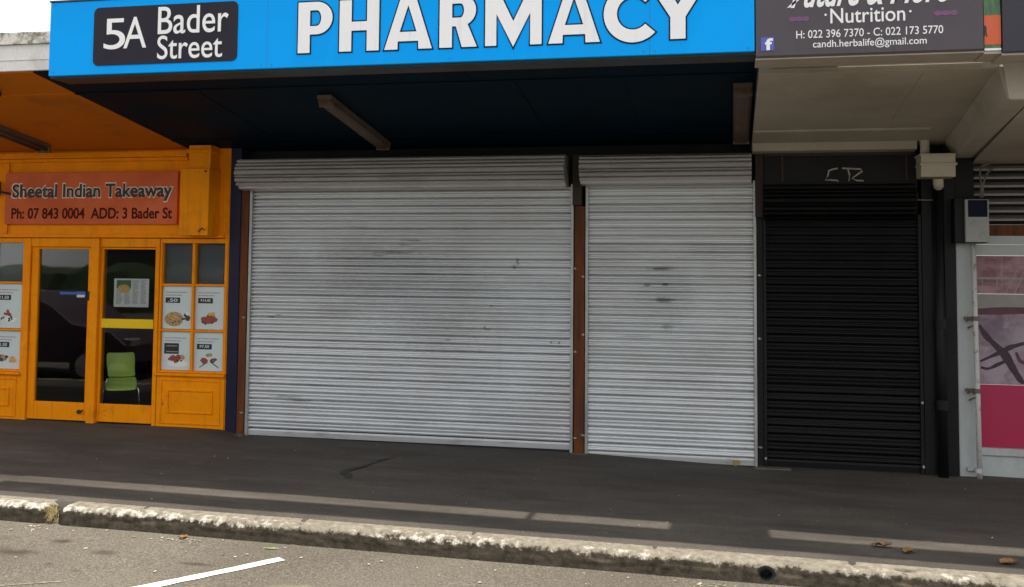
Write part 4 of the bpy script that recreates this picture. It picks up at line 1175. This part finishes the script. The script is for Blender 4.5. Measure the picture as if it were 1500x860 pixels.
B(-7.082, -6.985, .0175, .0183, 1.432, 1.460).build('white_panel', M['paper_white'], stk)

ch = thing('chair', (-6.70, .3, .082), 'lime green plastic chair with chrome legs behind the right door glass', 'chair')
def shell(rows, name, m):
    mb = MB(); vs = []; n = 9
    for (y, z, hw, xo) in rows:
        for i in range(n):
            u = i / (n - 1) * 2 - 1; vs.append((-6.700 + xo + u * hw, y - .02 * (1 - u * u), z - .004 * (1 - u * u)))
    mb.add(vs, [(r * n + i, r * n + i + 1, (r + 1) * n + i + 1, (r + 1) * n + i) for r in range(len(rows) - 1) for i in range(n - 1)])
    o = mb.build(name, m, ch, smooth=True)
    md = o.modifiers.new('solid', 'SOLIDIFY'); md.thickness = .012
    md = o.modifiers.new('sub', 'SUBSURF'); md.levels = 1; md.render_levels = 2
    return o
shell([(.42, .800, .150, -.02), (.41, .72, .158, -.018), (.385, .63, .150, -.012), (.355, .57, .148, -.006), (.325, .535, .15, 0)], 'backrest', M['lime'])
shell([(.32, .530, .150, 0), (.29, .50, .155, 0), (.23, .475, .165, 0), (.15, .455, .168, 0), (.10, .435, .162, 0), (.085, .405, .155, 0)], 'seat', M['lime'])
for sx in (-1, 1):
    MB().tube([(-6.700 + sx * .155, .14, .44), (-6.700 + sx * .185, .13, .40), (-6.700 + sx * .205, .11, .085)], .011, 8).build('leg', M['chrome'], ch, smooth=True)
    MB().tube([(-6.700 + sx * .15, .40, .50), (-6.700 + sx * .19, .50, .38), (-6.700 + sx * .20, .56, .085)], .011, 8).build('leg', M['chrome'], ch, smooth=True)

ch.rotation_euler.z = rad(32)
ch.location = (-6.745, .40, .082)

# ------------------------------------------------------------------ weeds, leaves and litter
wd_ = MB()
for i in range(260):
    x = -4.865 + random.gauss(0, .020); y = KF + .03 + random.uniform(-.02, .05); z = gz(x) + random.uniform(-.10, 0)
    l = random.uniform(.03, .085); a = random.uniform(-1.1, 1.1); q = random.uniform(-.9, .3)
    ex = x + l * .6 * math.sin(a); ey = y - l * .55 * random.uniform(.2, 1); ez = max(gz(x) + RD + .004, z + l * q)
    r = .0018
    wd_.add([(x - r, y, z), (x + r, y, z), (ex, ey, ez)], [(0, 1, 2)])
    wd_.add([(x, y, z - r), (x, y, z + r), (ex, ey, ez)], [(0, 1, 2)])
tag(wd_.build('weed_tuft', M['straw']), 'dry straw coloured weed tuft hanging from the broken kerb joint', 'weed')

def leaf_mb(mb, x, y, z, l, wd, a, curl=.3):
    n = 9; m_ = 5; pts = []; ph = random.uniform(0, 50)
    for i in range(n + 1):
        u = i / n
        hw = wd * (math.sin(math.pi * min(.97, .05 + u * .92)) ** .8) * (1 + .45 * mnoise.noise(Vector((u * 6, ph, 0)))) + .0006
        for j in range(m_):
            q = j / (m_ - 1) * 2 - 1
            lx = (u - .5) * l; ly = q * hw + .12 * l * curl * math.sin(u * 4 + ph)
            zz = curl * l * .55 * abs(mnoise.noise(Vector((u * 3.2, q * 1.3, ph)))) + curl * .35 * hw * q * q + curl * l * .25 * max(0, u - .6)
            pts.append((x + lx * math.cos(a) - ly * math.sin(a), y + lx * math.sin(a) + ly * math.cos(a), z + zz))
    mb.add(pts, [(m_ * i + j, m_ * i + j + 1, m_ * i + j + m_ + 1, m_ * i + j + m_) for i in range(n) for j in range(m_ - 1)])
def leaf(x, y, l, wd, a, m, label, road=False, curl=.5):
    z = (hroad(x, y) if road else gfoot(x, y)) + .008
    mb = MB(); leaf_mb(mb, x, y, z, l, wd, a, curl)
    o = mb.build('fallen_leaf', m, None, smooth=True)
    tag(o, label, 'leaf', 'larger fallen leaves on the street')
leaf(.98, -2.74, .13, .032, .1, M['leaf_dry'], 'curled brown leaf on the sunlit stripe of the footpath, left of the pair')
leaf(1.13, -2.83, .10, .03, 1.1, M['leaf_dry'], 'brown leaf beside the sunlit stripe, right of the pair')
leaf(1.72, -2.92, .13, .035, .4, M['leaf_dry'], 'brown leaf in shade near the kerb at the right edge')
leaf(-3.05, -3.50, .11, .009, .1, M['leaf_green'], 'thin green leaf on the road near the white parking line', True, .05)
leaf(-3.75, -3.42, .07, .03, .5, M['leaf_dry'], 'small brown leaf against the kerb base left of the white line', True)
lt = MB()
def flake(x, y, z, r):
    a0 = random.uniform(0, 6.28); n = random.choice((4, 5, 6)); st = random.uniform(.4, 1); th = random.uniform(0, 3.14)
    pts = []
    for i in range(n):
        a = a0 + 6.283 * i / n; q = r * random.uniform(.6, 1.2); u, v = q * math.cos(a), q * math.sin(a) * st
        pts.append((x + u * math.cos(th) - v * math.sin(th), y + u * math.sin(th) + v * math.cos(th), z + random.uniform(0, .006)))
    lt.add(pts, [tuple(range(n))])
for i in range(120):
    x = random.uniform(-6, 2.2); y = KF - .03 - abs(random.gauss(0, .40))
    flake(x, y, hroad(x, y) + .005, random.choice((.005, .007, .009, .012, .016)))
for cx, cy, n in ((-3.72, -3.45, 28), (-.15, -3.44, 22), (.05, -3.46, 16), (-4.86, -3.43, 12)):
    for i in range(n):
        x = cx + random.gauss(0, .10); y = cy - abs(random.gauss(0, .07)); flake(x, y, hroad(x, y) + .005, random.uniform(.005, .016))
for i in range(90):
    x = random.uniform(-6.5, 2.2); y = random.uniform(-3.1, -.2)
    flake(x, y, gfoot(x, y) + .007, random.choice((.004, .005, .007, .011)))
tag(lt.build('leaf_litter', M['leaf_pale']), 'pale crumbs of leaf and litter scattered on the road and footpath', 'litter', kind='stuff')

# ------------------------------------------------------------------ across the street (seen only in the glass)
hs = thing('house', (-15, -27, -.2), 'low pale house with a brown gable roof across the street', 'house')
B(-24, -7, -33, -25, -.6, 2.7).build('wall', M['house_wall'], hs)
mb = MB(); mb.add([(-24.6, -33.5, 2.6), (-6.4, -33.5, 2.6), (-6.4, -24.4, 2.6), (-24.6, -24.4, 2.6), (-24.6, -29, 5.6), (-6.4, -29, 5.6)], [(0, 1, 5, 4), (2, 3, 4, 5), (0, 4, 3), (1, 2, 5), (0, 3, 2, 1)])
mb.build('roof', M['house_roof'], hs)
for x in (-21, -16, -11): B(x, x + 1.8, -25.0, -24.96, .6, 2.0).build('window', M['car_glass'], hs)
hg = MB(); random.seed(3)
hx = [-30 + .5 * i for i in range(120)]
prof = [(-21.6, -.6), (-21.9, .6), (-22.1, 1.4), (-22.6, 1.7), (-23.2, 1.4), (-23.4, -.6)]
vsx = [(x, y + random.uniform(-.15, .15), z + random.uniform(-.15, .15)) for x in hx for y, z in prof]
hg.add(vsx, [(i * 6 + j, i * 6 + j + 1, (i + 1) * 6 + j + 1, (i + 1) * 6 + j) for i in range(len(hx) - 1) for j in range(5)])
tag(hg.build('hedge', M['hedge']), 'clipped dark green hedge across the street', 'hedge')

car = thing('parked_car', (-11.2, -5.0, -.1), 'plum coloured hatchback parked at the kerb left of the view', 'car')
side = [(-2.0, .32), (-2.05, .62), (-1.95, .86), (-1.55, 1.22), (-.9, 1.43), (.1, 1.42), (.65, 1.20), (1.05, .95), (1.75, .82), (2.02, .62), (2.02, .34)]
mb = MB(); n = len(side); vsx = []
for u, ins in ((-.80, .10), (-.78, 0), (.78, 0), (.80, .10)):
    for x, z in side:
        tp = max(0, (z - .9)) * .35
        vsx.append((-11.2 + x * (1 - ins * .05), -5.0 + u * (1 - tp * .6), z - .1 + (0 if ins == 0 else -.0)))
mb.add(vsx, [(i * n + j, i * n + (j + 1) % n, (i + 1) * n + (j + 1) % n, (i + 1) * n + j) for i in range(3) for j in range(n)] + [tuple(range(n)), tuple(range(3 * n, 4 * n))])
mb.build('body', M['plum_car'], car, .03)
for s in (-1, 1):
    mb = MB(); yb = -5.0 + s * .80
    mb.add([(-12.55, yb, .80), (-10.6, yb, .80), (-10.75, yb - s * .06, 1.0), (-11.1, yb - s * .115, 1.22), (-12.05, yb - s * .115, 1.24)], [(0, 1, 2, 3, 4)])
    mb.build('side_window', M['car_glass'], car)
    for x in (-12.5, -9.85):
        wv = MB().tube([(x, yb - s * .12, .20), (x, yb + s * .02, .20)], .31, 24).build('wheel', M['tyre'], car)
        MB().tube([(x, yb + s * .021, .20), (x, yb + s * .03, .20)], .19, 20).build('rim', M['steel'], wv)
    MB().box(-9.30, -9.17, -5 + s * .55 - .13, -5 + s * .55 + .13, .50, .62).build('headlight', M['chrome'], car, .02)
